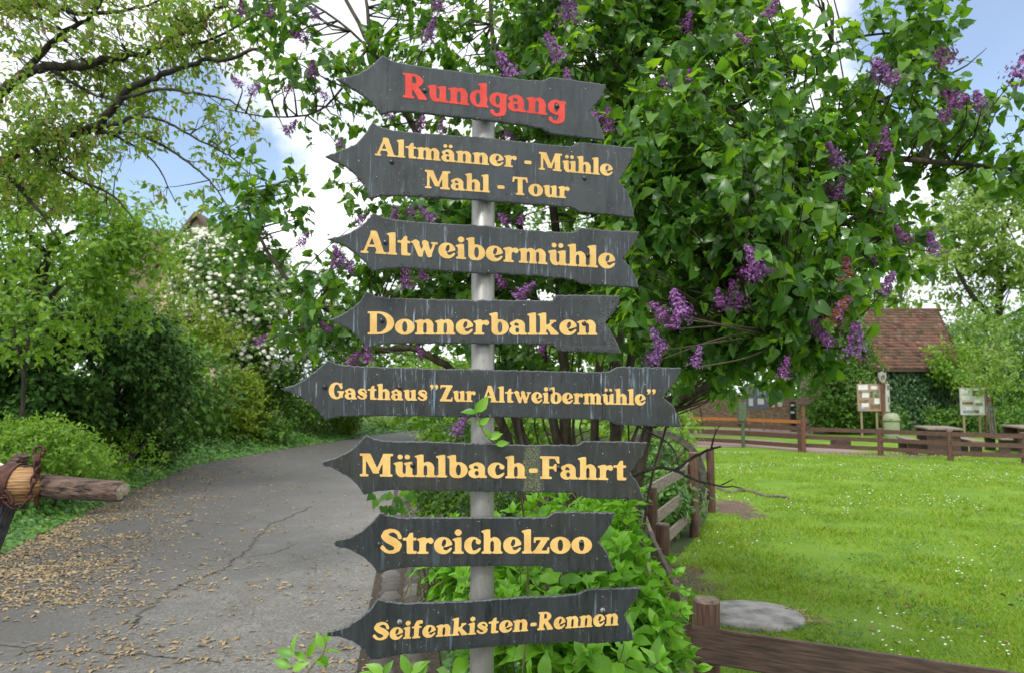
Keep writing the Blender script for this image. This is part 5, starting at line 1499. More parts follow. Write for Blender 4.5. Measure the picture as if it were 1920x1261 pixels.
def cap_r():
    bowl = (E_(.62, 1.12, .66, .42) & (GX > .5)) & ~(E_(.66, 1.13, .2, .26) | R_(.58, .9, .66, 1.38))
    leg = S_([(.7, .78), (1.24, .08)], [.36, .46]) & (GY > 0)
    return bowl | leg | R_(.14, 0, .58, 1.5) | R_(0, 0, .72, .14) | R_(0, 1.39, .7, 1.53) | R_(.95, 0, 1.52, .13)
def glyph(ch):
    if ch == 'l': return R_(.12, 0, .55, 1.4) | flag(.12, .43, 1.5) | R_(0, 0, .67, .13), .66
    if ch == 'i': return R_(.12, 0, .54, .9) | flag(.12, .42, 1.0) | R_(0, 0, .66, .13) | E_(.33, 1.31, .22, .2), .66
    if ch == 'n': return nn(1.0), 1.3
    if ch == 'h': return nn(1.5), 1.3
    if ch == 'm':
        o1, c1 = arch(.52); o2, c2 = arch(1.14)
        m = ((o1 & ~c1 & (GX < 1.14)) | (o2 & ~c2 & (GX > .95)) & ~c1 | R_(.12, 0, .52, .9) | flag(.12, .4, 1.0))
        return m | R_(0, 0, .6, .13) | R_(.67, 0, 1.22, .13) | R_(1.29, 0, 1.92, .13), 1.92
    if ch == 'r': return R_(.12, 0, .54, .9) | flag(.12, .42, 1.0) | R_(0, 0, .7, .13) | (S_([(.5, .62), (.62, .84), (.82, .88)], [.1, .2, .24])) | E_(.84, .79, .17, .18), 1.0
    if ch == 'u': return uu(), 1.3
    if ch == 'ü': return uu() | E_(.4, 1.33, .17, .165) | E_(.86, 1.33, .17, .165), 1.3
    if ch == 'o': return E_(.65, .5, .65, .54) & ~E_(.65, .5, .17, .37), 1.3
    if ch == 'e':
        o = E_(.58, .5, .58, .54) & ~E_(.63, .66, .13, .24, -.3) & ~G_([(.56, .38), (.8, .42), (1.4, .62), (1.4, .3), (1.06, .33), (.9, .21), (.74, .18), (.62, .24)])
        return o | S_([(.7, .07), (.9, .16), (1.07, .32)], [.15, .17, .13]), 1.16
    if ch == 'c':
        o = E_(.55, .5, .55, .54) & ~E_(.66, .52, .19, .37) & ~G_([(.66, .66), (1.3, .66), (1.3, .2), (.66, .2)])
        return o | E_(.9, .73, .16, .16) | S_([(.6, .08), (.82, .14), (1.0, .3)], [.17, .19, .13]), 1.08
    if ch == 'b': return (((E_(.68, .5, .58, .54) & (GX > .3)) | R_(.12, .25, .54, 1.4) | (E_(.5, .35, .38, .39) & (GX > .1))) & ~E_(.68, .5, .16, .37)) | flag(.12, .42, 1.5), 1.26
    if ch == 'd': return ((E_(.56, .5, .56, .54) | R_(.66, .0, 1.07, 1.4)) & ~E_(.52, .5, .15, .36)) | flag(.66, .41, 1.5) | R_(.75, 0, 1.2, .13), 1.2
    if ch == 'g':
        o = ((E_(.53, .56, .53, .47) | R_(.66, -.1, 1.07, .9)) & ~E_(.53, .56, .14, .3)) | R_(.75, .84, 1.15, .98)
        return o | S_([(.87, -.0), (.84, -.2), (.62, -.36), (.36, -.37), (.16, -.24)], [.4, .36, .2, .19, .2]) | E_(.18, -.17, .14, .11), 1.13
    if ch == 'a': return aa(), 1.17
    if ch == 'ä': return aa() | E_(.33, 1.3, .16, .155) | E_(.76, 1.3, .16, .155), 1.17
    if ch == 't': return R_(.24, .05, .64, 1.0) | G_([(.24, .95), (.42, 1.28), (.64, 1.32), (.64, .95)]) | R_(.0, .83, .86, .99) | S_([(.44, .1), (.8, .09)], [.2, .17]) | R_(.26, 0, .8, .12), .88
    if ch == 'w':
        m = S_([(.3, .92), (.62, .1)], [.4, .34]) | S_([(.66, .08), (.93, .9)], [.17, .15]) | S_([(.92, .92), (1.22, .1)], [.4, .34]) | S_([(1.26, .08), (1.55, .9)], [.17, .15])
        return (m & (GY > -.04)) | R_(0, .87, .56, 1.0) | R_(.74, .87, 1.16, 1.0) | R_(1.33, .87, 1.78, 1.0), 1.78
    if ch == 'k':
        m = S_([(.5, .42), (1.0, .92)], [.16, .17]) | (S_([(.68, .56), (1.08, .06)], [.3, .44]) & (GY > 0) & (GX > .5))
        return m | R_(.12, 0, .54, 1.4) | flag(.12, .42, 1.5) | R_(0, 0, .65, .13) | R_(.76, .87, 1.2, 1.0) | R_(.8, 0, 1.36, .13), 1.36
    if ch == 's': return curve_s(1.02, 1.0, 1.05), .98
    if ch == 'S': return curve_s(1.5, 1.54, 1.42), 1.44
    if ch == 'z': return zed(1.0, 1.0, .17), 1.02
    if ch == 'Z': return zed(1.28, 1.5, .2), 1.3
    if ch == 'f': return R_(.2, 0, .6, 1.15) | S_([(.4, 1.1), (.48, 1.32), (.7, 1.42)], [.4, .34, .18]) | E_(.76, 1.34, .15, .15) | R_(.0, .85, .8, .99) | R_(.06, 0, .76, .13), .86
    if ch == 'R': return cap_r(), 1.52
    if ch == 'A': return S_([(.24, .05), (.8, 1.42)], [.17, .2]) | G_([(.62, 1.46), (.72, 1.54), (1.0, 1.54), (1.1, 1.46), (1.6, 0), (1.12, 0)]) | R_(.42, .42, 1.25, .58) | R_(0, 0, .52, .13) | R_(.96, 0, 1.74, .13), 1.74
    if ch == 'M': return R_(.18, 0, .38, 1.45) | G_([(.16, 1.53), (.66, 1.53), (1.22, .2), (.82, .2)]) | S_([(1.06, .28), (1.52, 1.42)], .18) | R_(1.42, 0, 1.9, 1.5) | R_(0, 0, .54, .14) | R_(1.24, 0, 2.04, .14) | R_(0, 1.38, .5, 1.53) | R_(1.46, 1.38, 2.07, 1.53), 2.07
    if ch == 'D': return ((E_(.72, .765, 1.02, .765) & (GX > .5)) & ~(E_(.66, .765, .6, .63) & (GX > .6))) | R_(.14, 0, .6, 1.53) | R_(0, 0, .7, .13) | R_(0, 1.4, .7, 1.53), 1.75
    if ch == 'T': return R_(.48, 0, .92, 1.5) | R_(.04, 1.32, 1.36, 1.51) | G_([(.0, 1.05), (.14, 1.05), (.26, 1.4), (.06, 1.5)]) | G_([(1.4, 1.05), (1.26, 1.05), (1.14, 1.4), (1.34, 1.5)]) | R_(.32, 0, 1.08, .14), 1.4
    if ch == 'F': return R_(.15, 0, .6, 1.5) | R_(0, 0, .78, .14) | R_(0, 1.36, 1.28, 1.52) | G_([(1.3, 1.04), (1.16, 1.04), (.95, 1.4), (1.28, 1.5)]) | R_(.5, .68, 1.05, .84) | G_([(1.1, .5), (.98, .5), (.84, .76), (.98, 1.02), (1.1, 1.02)]), 1.32
    if ch == 'G':
        o = (E_(.72, .75, .72, .79) & ~E_(.8, .76, .29, .6)) & ~G_([(.85, 1.05), (1.6, 1.05), (1.6, .6), (.85, .6)])
        return o | G_([(1.3, .92), (1.17, .92), (1.0, 1.3), (1.2, 1.5), (1.3, 1.5)]) | R_(1.0, .12, 1.38, .7) | R_(.84, .6, 1.5, .74), 1.5
    if ch == '-': return S_([(.16, .52), (.54, .52)], .31), .7
    if ch == '”':
        m = np.zeros(GX.shape, bool)
        for dx in (0, .46):
            m |= E_(.2 + dx, 1.36, .17, .16) | S_([(.28 + dx, 1.34), (.26 + dx, 1.18), (.08 + dx, 1.0)], [.18, .14, .05])
        return m, .88
    return np.zeros(GX.shape, bool), .5

def gblur(a, s):
    k = int(3 * s + 1); x = np.arange(-k, k + 1); w = np.exp(-x * x / (2 * s * s)); w /= w.sum()
    a = np.apply_along_axis(lambda r: np.convolve(r, w, 'same'), 0, a)
    return np.apply_along_axis(lambda r: np.convolve(r, w, 'same'), 1, a)

def contours(fld, lev=0.5):
    b = fld > lev
    cells = b[:-1, :-1].astype(int) + 2 * b[:-1, 1:] + 4 * b[1:, 1:] + 8 * b[1:, :-1]
    nxt, pt = {}, {}
    def ep(kind, i, j):     # crossing on an edge of the grid
        k = (kind, i, j)
        if k not in pt:
            a = fld[i, j]; c = fld[i, j + 1] if kind == 'h' else fld[i + 1, j]
            t = (lev - a) / (c - a)
            pt[k] = (gx0 + (j + (t if kind == 'h' else 0)) / RES, gy0 + (i + (t if kind == 'v' else 0)) / RES)
        return k
    T = {1: [('l', 'b')], 2: [('b', 'r')], 3: [('l', 'r')], 4: [('r', 't')], 5: [('l', 't'), ('r', 'b')], 6: [('b', 't')], 7: [('l', 't')], 8: [('t', 'l')], 9: [('t', 'b')], 10: [('t', 'r'), ('b', 'l')], 11: [('t', 'r')], 12: [('r', 'l')], 13: [('r', 'b')], 14: [('b', 'l')]}
    for i, j in zip(*np.nonzero((cells > 0) & (cells < 15))):
        e = {'b': ('h', i, j), 't': ('h', i + 1, j), 'l': ('v', i, j), 'r': ('v', i, j + 1)}
        for a, c in T[int(cells[i, j])]:
            nxt[ep(*e[a])] = ep(*e[c])
    loops, seen = [], set()
    for st in list(nxt):
        if st in seen: continue
        lp, k = [], st
        while k not in seen and k in nxt:
            seen.add(k); lp.append(pt[k]); k = nxt[k]
        if len(lp) > 8: loops.append(lp)
    return loops

def thin_loop(lp):
    """drop points that lie nearly on the line of their neighbours"""
    p = [np.array(q) for q in lp]
    for _ in range(3):
        out, i = [], 0
        while i < len(p):
            a, b, c = p[i - 1] if not out else out[-1], p[i], p[(i + 1) % len(p)]
            d = c - a; l = np.hypot(*d) + 1e-9
            if abs(d[0] * (b - a)[1] - d[1] * (b - a)[0]) / l < 0.0025 and l < .35:
                out.append(c); i += 2
            else:
                out.append(b); i += 1
        p = out
    return p

GLY = {}
def glyph_mesh(ch):
    if ch in GLY: return GLY[ch]
    m, w = glyph(ch)
    loops = contours(gblur(m.astype(float), 0.032 * RES))
    cu = bpy.data.curves.new('g', 'CURVE'); cu.dimensions = '2D'; cu.fill_mode = 'BOTH'; cu.extrude = 0.5
    for lp in loops:
        lp = thin_loop(lp)
        sp = cu.splines.new('POLY'); sp.points.add(len(lp) - 1)
        for k, q in enumerate(lp): sp.points[k].co = (q[0], q[1], 0, 1)
        sp.use_cyclic_u = True
    o = bpy.data.objects.new('g', cu); COL.objects.link(o)
    dg = bpy.context.evaluated_depsgraph_get()
    me = bpy.data.meshes.new_from_object(o.evaluated_get(dg))
    v = np.array([q.co[:] for q in me.vertices]); f = [tuple(q.vertices) for q in me.polygons]
    bpy.data.objects.remove(o); bpy.data.curves.remove(cu); bpy.data.meshes.remove(me)
    GLY[ch] = (v, f, w)
    return GLY[ch]

POLE_D = 1.93
POLE = P(905, 740, POLE_D); POLE_X = POLE[0]
POLE_R = 0.0305
class Plane:
    """upright board plane just in front of the pole, turned about the upright axis"""
    def __init__(s, yaw):
        s.t = np.array([math.cos(yaw), math.sin(yaw), 0]); s.n = np.array([math.sin(yaw), -math.cos(yaw), 0])
        s.o = np.array([POLE_X, POLE_D, 0]) + s.n * (POLE_R + 0.010)
    def hit(s, px, py, out=0.0):
        d = ray(px, py); c = np.array([0, 0, CAMZ])
        return c + d * (np.dot(s.o - c, s.n) / np.dot(d, s.n)) + s.n * out

def slate(k, streak, tone, olive=0.0, crazed=None):
    """weathered slate; each board has its own run of lime streaks and wear, and a tone that paints in reflected sky"""
    m, N, L, b, o = nodes('slate')
    def cc(scale):
        tc = N.new('ShaderNodeTexCoord'); mp = N.new('ShaderNodeMapping')
        mp.inputs['Scale'].default_value = scale; mp.inputs['Location'].default_value = (k * 1.37, k * .71, k * 2.13)
        L.new(tc.outputs['Object'], mp.inputs['Vector']); return mp.outputs[0]
    v0 = cc((1, 1, 1))
    f = noise_fac(N, L, cc((1, 1, 0.11)), 62, 6, 0.65)
    base = ramp(N, L, f, [(0.28, tuple(c * tone for c in (0.022, 0.0268, 0.0305))), (0.5, tuple(c * tone for c in (0.031, 0.0375, 0.0425))), (0.76, tuple(c * tone for c in (0.044, 0.052, 0.058)))])
    big = noise_fac(N, L, v0, 7, 4, 0.6)
    base = mixc(N, L, ramp(N, L, big, [(0.4, (0, 0, 0)), (0.66, (min(1, .35 + olive),) * 3)]), base, tuple(c * tone for c in (0.043, 0.044, 0.031)))
    bl = noise_fac(N, L, cc((1, 1, .45)), 15, 6, 0.72)
    base = mixc(N, L, ramp(N, L, bl, [(0.46, (0, 0, 0)), (0.68, (0.7,) * 3)]), base, tuple(c * tone for c in (0.058, 0.067, 0.071)))
    base = mixc(N, L, ramp(N, L, bl, [(0.3, (0.7,) * 3), (0.46, (0, 0, 0))]), base, (0.013, 0.014, 0.015))
    def streaks(scale, zs, lo, amount, col, base, pscale):
        d = ramp(N, L, noise_fac(N, L, cc((1, 1, zs)), scale, 4, 0.72), [(lo, (0, 0, 0)), (lo + .055, (1, 1, 1))])
        p = ramp(N, L, noise_fac(N, L, cc((1, 1, .8)), pscale, 4, 0.65), [(0.45, (0, 0, 0)), (0.6, (1, 1, 1))])
        q = N.new('ShaderNodeMath'); q.operation = 'MULTIPLY'; L.new(d, q.inputs[0]); L.new(p, q.inputs[1])
        r = N.new('ShaderNodeMath'); r.operation = 'MULTIPLY'; r.inputs[1].default_value = amount; L.new(q.outputs[0], r.inputs[0])
        return mixc(N, L, r.outputs[0], base, col)
    col = streaks(58, .035, .60, streak, (0.19, 0.27, 0.37), base, 9)
    col = streaks(120, .05, .585, streak * .9, (0.30, 0.37, 0.43), col, 13)
    col = streaks(95, .06, .60, .75, (0.008, 0.008, 0.009), col, 10)
    spk = noise_fac(N, L, v0, 170, 2, 0.5)
    col = mixc(N, L, ramp(N, L, spk, [(0.72, (0, 0, 0)), (0.75, (.9,) * 3)]), col, (0.3, 0.35, 0.37))
    if crazed:
        x0, x1 = crazed
        vo = N.new('ShaderNodeTexVoronoi'); vo.feature = 'DISTANCE_TO_EDGE'; vo.inputs['Scale'].default_value = 210
        L.new(cc((1, 1, .8)), vo.inputs['Vector'])
        cr = ramp(N, L, vo.outputs['Distance'], [(0.04, (1, 1, 1)), (0.12, (0, 0, 0))])
        tc = N.new('ShaderNodeTexCoord'); se = N.new('ShaderNodeSeparateXYZ'); L.new(tc.outputs['Object'], se.inputs[0])
        mr = N.new('ShaderNodeMapRange'); mr.interpolation_type = 'SMOOTHSTEP'
        ab = N.new('ShaderNodeMath'); ab.operation = 'SUBTRACT'; L.new(se.outputs['X'], ab.inputs[0]); ab.inputs[1].default_value = (x0 + x1) / 2
        a2 = N.new('ShaderNodeMath'); a2.operation = 'ABSOLUTE'; L.new(ab.outputs[0], a2.inputs[0])
        mr.inputs['From Min'].default_value = (x1 - x0) / 2 + .004; mr.inputs['From Max'].default_value = (x1 - x0) / 2 - .004
        pn = N.new('ShaderNodeMath'); pn.operation = 'MULTIPLY_ADD'; L.new(noise_fac(N, L, cc((1, 1, 1)), 45, 4, .7), pn.inputs[0]); pn.inputs[1].default_value = .022; L.new(a2.outputs[0], pn.inputs[2])
        sh = N.new('ShaderNodeMath'); sh.operation = 'SUBTRACT'; L.new(pn.outputs[0], sh.inputs[0]); sh.inputs[1].default_value = .011
        L.new(sh.outputs[0], mr.inputs['Value'])
        q = N.new('ShaderNodeMath'); q.operation = 'MULTIPLY'; L.new(cr, q.inputs[0]); L.new(mr.outputs[0], q.inputs[1])
        q2 = N.new('ShaderNodeMath'); q2.operation = 'MULTIPLY'; L.new(q.outputs[0], q2.inputs[0]); q2.inputs[1].default_value = .7
        col = mixc(N, L, q2.outputs[0], mixc(N, L, mr.outputs[0], col, mixc(N, L, .5, col, (0.05, 0.055, 0.03))), (0.22, 0.24, 0.13))
    L.new(col, b.inputs['Base Color'])
    L.new(ramp(N, L, f, [(0.3, (0.24,) * 3), (0.7, (0.46,) * 3)]), b.inputs['Roughness'])
    bump(N, L, b, f, 0.25, 0.002)
    return m
WEAR_AND_LIGHT = [(.15, 1.25, 0), (.35, 1.18, 0), (.8, 1.0, .1), (.95, .88, 0), (.85, .85, .1), (.2, .78, .5), (.18, .76, .55), (.4, .78, 0)]  # streaks, tone (painted sky reflection: upper boards lighter, lower darker), olive weathering
M_CHIP = noisy('slate_chipped_edge', (0.025, 0.028, 0.03), (0.12, 0.13, 0.135), 160, 0.55, bstr=0.6, bdist=0.002)
M_YEL = noisy('yellow_film', (0.70, 0.43, 0.125), (0.84, 0.555, 0.185), 26, 0.42, bstr=0.15, bdist=.001)
M_RED = noisy('red_film', (0.60, 0.04, 0.024), (0.78, 0.066, 0.04), 26, 0.28, bstr=0.15, bdist=.001)
M_SCREW = noisy('dark_screw_metal', (0.03, 0.03, 0.032), (0.09, 0.09, 0.09), 60, 0.35, bstr=0.2, bdist=0.001, metal=0.8)
M_BOLT = noisy('galvanised_bolt', (0.3, 0.31, 0.3), (0.5, 0.5, 0.48), 90, 0.4, bstr=0.2, bdist=0.001, metal=0.7)
def water_mat():
    m, N, L, b, o = nodes('water_drop')
    b.inputs['Base Color'].default_value = (0.9, 0.95, 1, 1)
    b.inputs['Roughness'].default_value = 0.03
    b.inputs['Transmission Weight'].default_value = 1.0
    b.inputs['IOR'].default_value = 1.33
    return m
M_DROP = water_mat()
def pole_mat():
    m, N, L, b, o = nodes('weathered_zinc')
    v = coords(N, L, (1, 1, 0.25)); v0 = coords(N, L)
    f = noise_fac(N, L, v, 120, 6, 0.7)
    g = noise_fac(N, L, v0, 14, 5, 0.6)
    c = ramp(N, L, f, [(0.25, (0.25, 0.243, 0.23)), (0.75, (0.36, 0.352, 0.335))])
    c = mixc(N, L, ramp(N, L, g, [(0.5, (0, 0, 0)), (0.8, (0.55,) * 3)]), c, (0.2, 0.18, 0.15))
    sp = noise_fac(N, L, coords(N, L, (1, 1, 0.3)), 210, 2, 0.5)
    c = mixc(N, L, ramp(N, L, sp, [(0.68, (0, 0, 0)), (0.74, (0.8,) * 3)]), c, (0.12, 0.1, 0.085))
    L.new(c, b.inputs['Base Color']); b.inputs['Roughness'].default_value = 0.42; b.inputs['Metallic'].default_value = 0.35
    bump(N, L, b, f, 0.15, 0.001)
    return m
M_POLE = pole_mat()

BOARDS = [
 dict(t='Rundgang', yaw=16, lab='topmost arrow board with red lettering', mat='r',
  o=[(630,150),(650,147),(670,142),(686,133.5),(701.5,121.5),(716.5,106.5),(736,117),(758.6,122.5),(822,132),(900,141.5),(975,151),(1011.6,154),(1020,152.5),(1029,147),(1054,149),(1133,161),(1127,183),(1104.5,210.5),(1119.5,226),(1133.5,265),(1086,259.5),(1046.5,255),(1032,252.4),(1016,243.7),(975,236.5),(912,228),(838,220),(774.5,213),(735,212),(714,217),(698,196),(679,180.5),(652,163)],
  l=[('Rundgang',754.6,185.5,1058.4,223,30,30,0)], s=[(796,173),(1043,202)]),
 dict(t='Mahl', yaw=15.5, lab='tall arrow board with two lines of yellow lettering', mat='y',
  o=[(610,295),(620.6,290),(647.6,280.7),(668,271),(685.6,250.6),(697.5,230.8),(711,239.5),(735,246.6),(774.4,250.6),(838,255.4),(900,259.3),(979,268),(1050.6,275.4),(1070,276),(1082,268.5),(1138,273.8),(1188,279.3),(1184,297.6),(1172.7,318),(1158.4,340.4),(1172.7,359.4),(1182,381.6),(1188,409.3),(1138,403.8),(1085.5,399.8),(1071,391),(1011,386),(900,377),(822,372.7),(742.7,368),(711,369.5),(694.3,374),(687,357),(668,331.5),(647.6,314),(623.8,303)],
  l=[('Altmänner',702.3,293.4,967,316.5,22.3,21.6,0),('-',981,317.5,995,318.7,21.5,21.5,0),('Mühle',1008.6,320,1146.6,332,21.4,21,0),('Mahl',795.8,354.5,916.6,363,22,22,0),('-',930.6,364,944.7,365,22,22,0),('Tour',958.7,366.5,1065.7,374,22,21.7,0)], s=[(734,306),(1094,336)]),
 dict(t='Altweib', yaw=16, lab='arrow board with one long yellow word, third from the top', mat='y',
  o=[(613.5,449.5),(631.7,445.5),(652.3,439),(671.4,428),(685.6,417),(699,400.3),(719,409),(742.7,413.8),(806,419.3),(900,424),(979,431.7),(1042.7,436),(1072.8,436.5),(1087,428.5),(1138,432.5),(1196.5,435.7),(1190,452.3),(1179,469.8),(1165.6,485.6),(1180.6,503),(1188.6,519),(1195.7,541),(1153.7,538),(1088.7,533.2),(1074.4,525.3),(1011,519),(947.6,514.2),(900,513.4),(853.7,510.5),(782.3,505.7),(750.6,503),(720.5,505.7),(698.3,509.7),(685.6,493),(668,477),(647.6,463),(623.8,453.4)],
  l=[('Altweibermühle',676,475,1151.3,504.8,27.5,27.3,0)], s=[(722,456),(1100,480)]),
 dict(t='Donner', yaw=4, lab='arrow board with a ribbed feathered tail', mat='y', ribs=True,
  o=[(615.9,600.6),(631.7,595),(652.3,584),(673,568),(687.2,547.4),(703,555.4),(726.8,559.3),(790.3,561),(900,563.3),(979.3,563.8),(1034.8,564),(1044.3,553.5),(1106,553.5),(1162.4,555),(1158.4,570),(1147.4,589),(1133,605.8),(1144,621),(1155.3,641.5),(1164,663),(1090.3,659.7),(1047.5,658),(1034.8,646.2),(979.3,645.4),(900,644.7),(837.8,644),(758.6,643.4),(719,645),(688.8,653),(674.5,634.6),(655.5,617),(631.7,606)],
  l=[('Donnerbalken',690.4,627,1118.5,628,27.6,26.8,0)], s=[(717,602),(1094,607)]),
 dict(t='Gasthaus', yaw=6, lab='longest arrow board with small quoted lettering', mat='y',
  o=[(525.6,727),(551.7,721.5),(572.5,710),(593.3,694.4),(615.2,674.6),(635,682),(666.3,686),(760,689),(905.8,692.3),(1015,694.4),(1098,697),(1140,695.4),(1156.7,687),(1275.4,689),(1269,708),(1242,743.3),(1260.8,760),(1271,780.8),(1276.5,799.6),(1202.5,797.5),(1156.7,795.4),(1135.8,787),(1015,783),(890,781),(822.5,780),(718,778.8),(639,779.8),(610,786),(597.5,768.3),(574.6,749.6),(551.7,737)],
  l=[('Gasthaus',617.3,746.5,801.7,750.3,19.9,19.9,0),('”',805.8,750.4,822.5,750.7,20,20,0),('Zur',825,751,891.3,752.4,20,20,0),('Altweibermühle',902,752.5,1209,758.6,19.9,19.9,0),('”',1210.5,758.7,1228.5,759,20,20,0)], s=[(610,725),(749,726),(1031,733),(1139,735)]),
 dict(t='Bach', yaw=4, lab='arrow board with a crazed greenish patch in its paint', mat='y',
  o=[(604,866.7),(608.3,862.5),(631.7,855.8),(656.7,843.3),(675,826.7),(687.5,813.3),(703.3,821.7),(723.3,825),(806.7,826.7),(910,830),(978.5,832.5),(1081,832.9),(1095.4,825),(1212.3,827.5),(1201.7,855.5),(1180.4,883.9),(1194.6,903.3),(1207.9,935.2),(1155.6,933.8),(1097,931.7),(1077.7,922),(978.5,920.7),(890,919.6),(790,918.3),(731.7,917),(706.7,919),(683.3,925.8),(670,906.7),(648.3,888.3),(623.3,875),(608.3,871.7)],
  l=[('Mühlbach',675.8,890.8,986.2,894.8,27.6,27.7,0),('-',991,895,1008,895.2,27.7,27.7,0),('Fahrt',1012,895.5,1173.3,898.4,27.8,27.8,0)], s=[(774,871),(1047,875)]),
 dict(t='Zoo', yaw=2, lab='short level arrow board, second from the bottom', mat='y',
  o=[(626.6,1015.6),(630.6,1010),(657.6,1005.3),(681.3,991.8),(698.8,976),(713.9,958.5),(730.5,964),(749.5,968),(910,968),(1019,968),(1026.8,966.5),(1039.5,957.7),(1152,958.5),(1147.3,976),(1121.2,1013.2),(1137.8,1033),(1151.3,1068),(1042.7,1070.3),(1036.4,1066.4),(1026.8,1059.2),(900,1059.2),(768.6,1060.8),(730.5,1066.4),(709.9,1073.5),(698.8,1056.8),(678.2,1039.4),(657.6,1028.3),(630.6,1022)],
  l=[('Streichelzoo',712.3,1035.6,1109,1034.4,30,29.6,0)], s=[(712,1018),(1089,1015)]),
 dict(t='Seif', yaw=11, lab='lowest arrow board, tilted up to the right', mat='y', bolt=True,
  o=[(613.3,1189.5),(614,1181),(623.4,1179.4),(650,1171.6),(675,1156),(693.8,1140.3),(707.8,1120),(725,1124.7),(748.4,1127.8),(818.8,1126.3),(896.9,1123),(978,1117),(1056,1113.8),(1084.4,1109.8),(1100,1102),(1198.4,1099),(1190.6,1120),(1168.8,1149.7),(1179.7,1170),(1187.5,1198),(1165.6,1199.7),(1103,1203.6),(1087.5,1202.8),(1071.9,1199.7),(993.8,1204.4),(900,1211.4),(834.4,1216.9),(756.3,1223),(717.2,1231),(693.8,1234),(681.3,1213.8),(659.4,1198),(636,1190.3)],
  l=[('Seifenkisten',697.2,1198,988.6,1179.4,22,21.8,.07),('-',992,1179.2,1004,1178.4,21.8,21.8,.07),('Rennen',1006,1178.2,1157,1168.6,21.8,21.6,.07)], s=[(749,1163),(1128,1141)]),
]

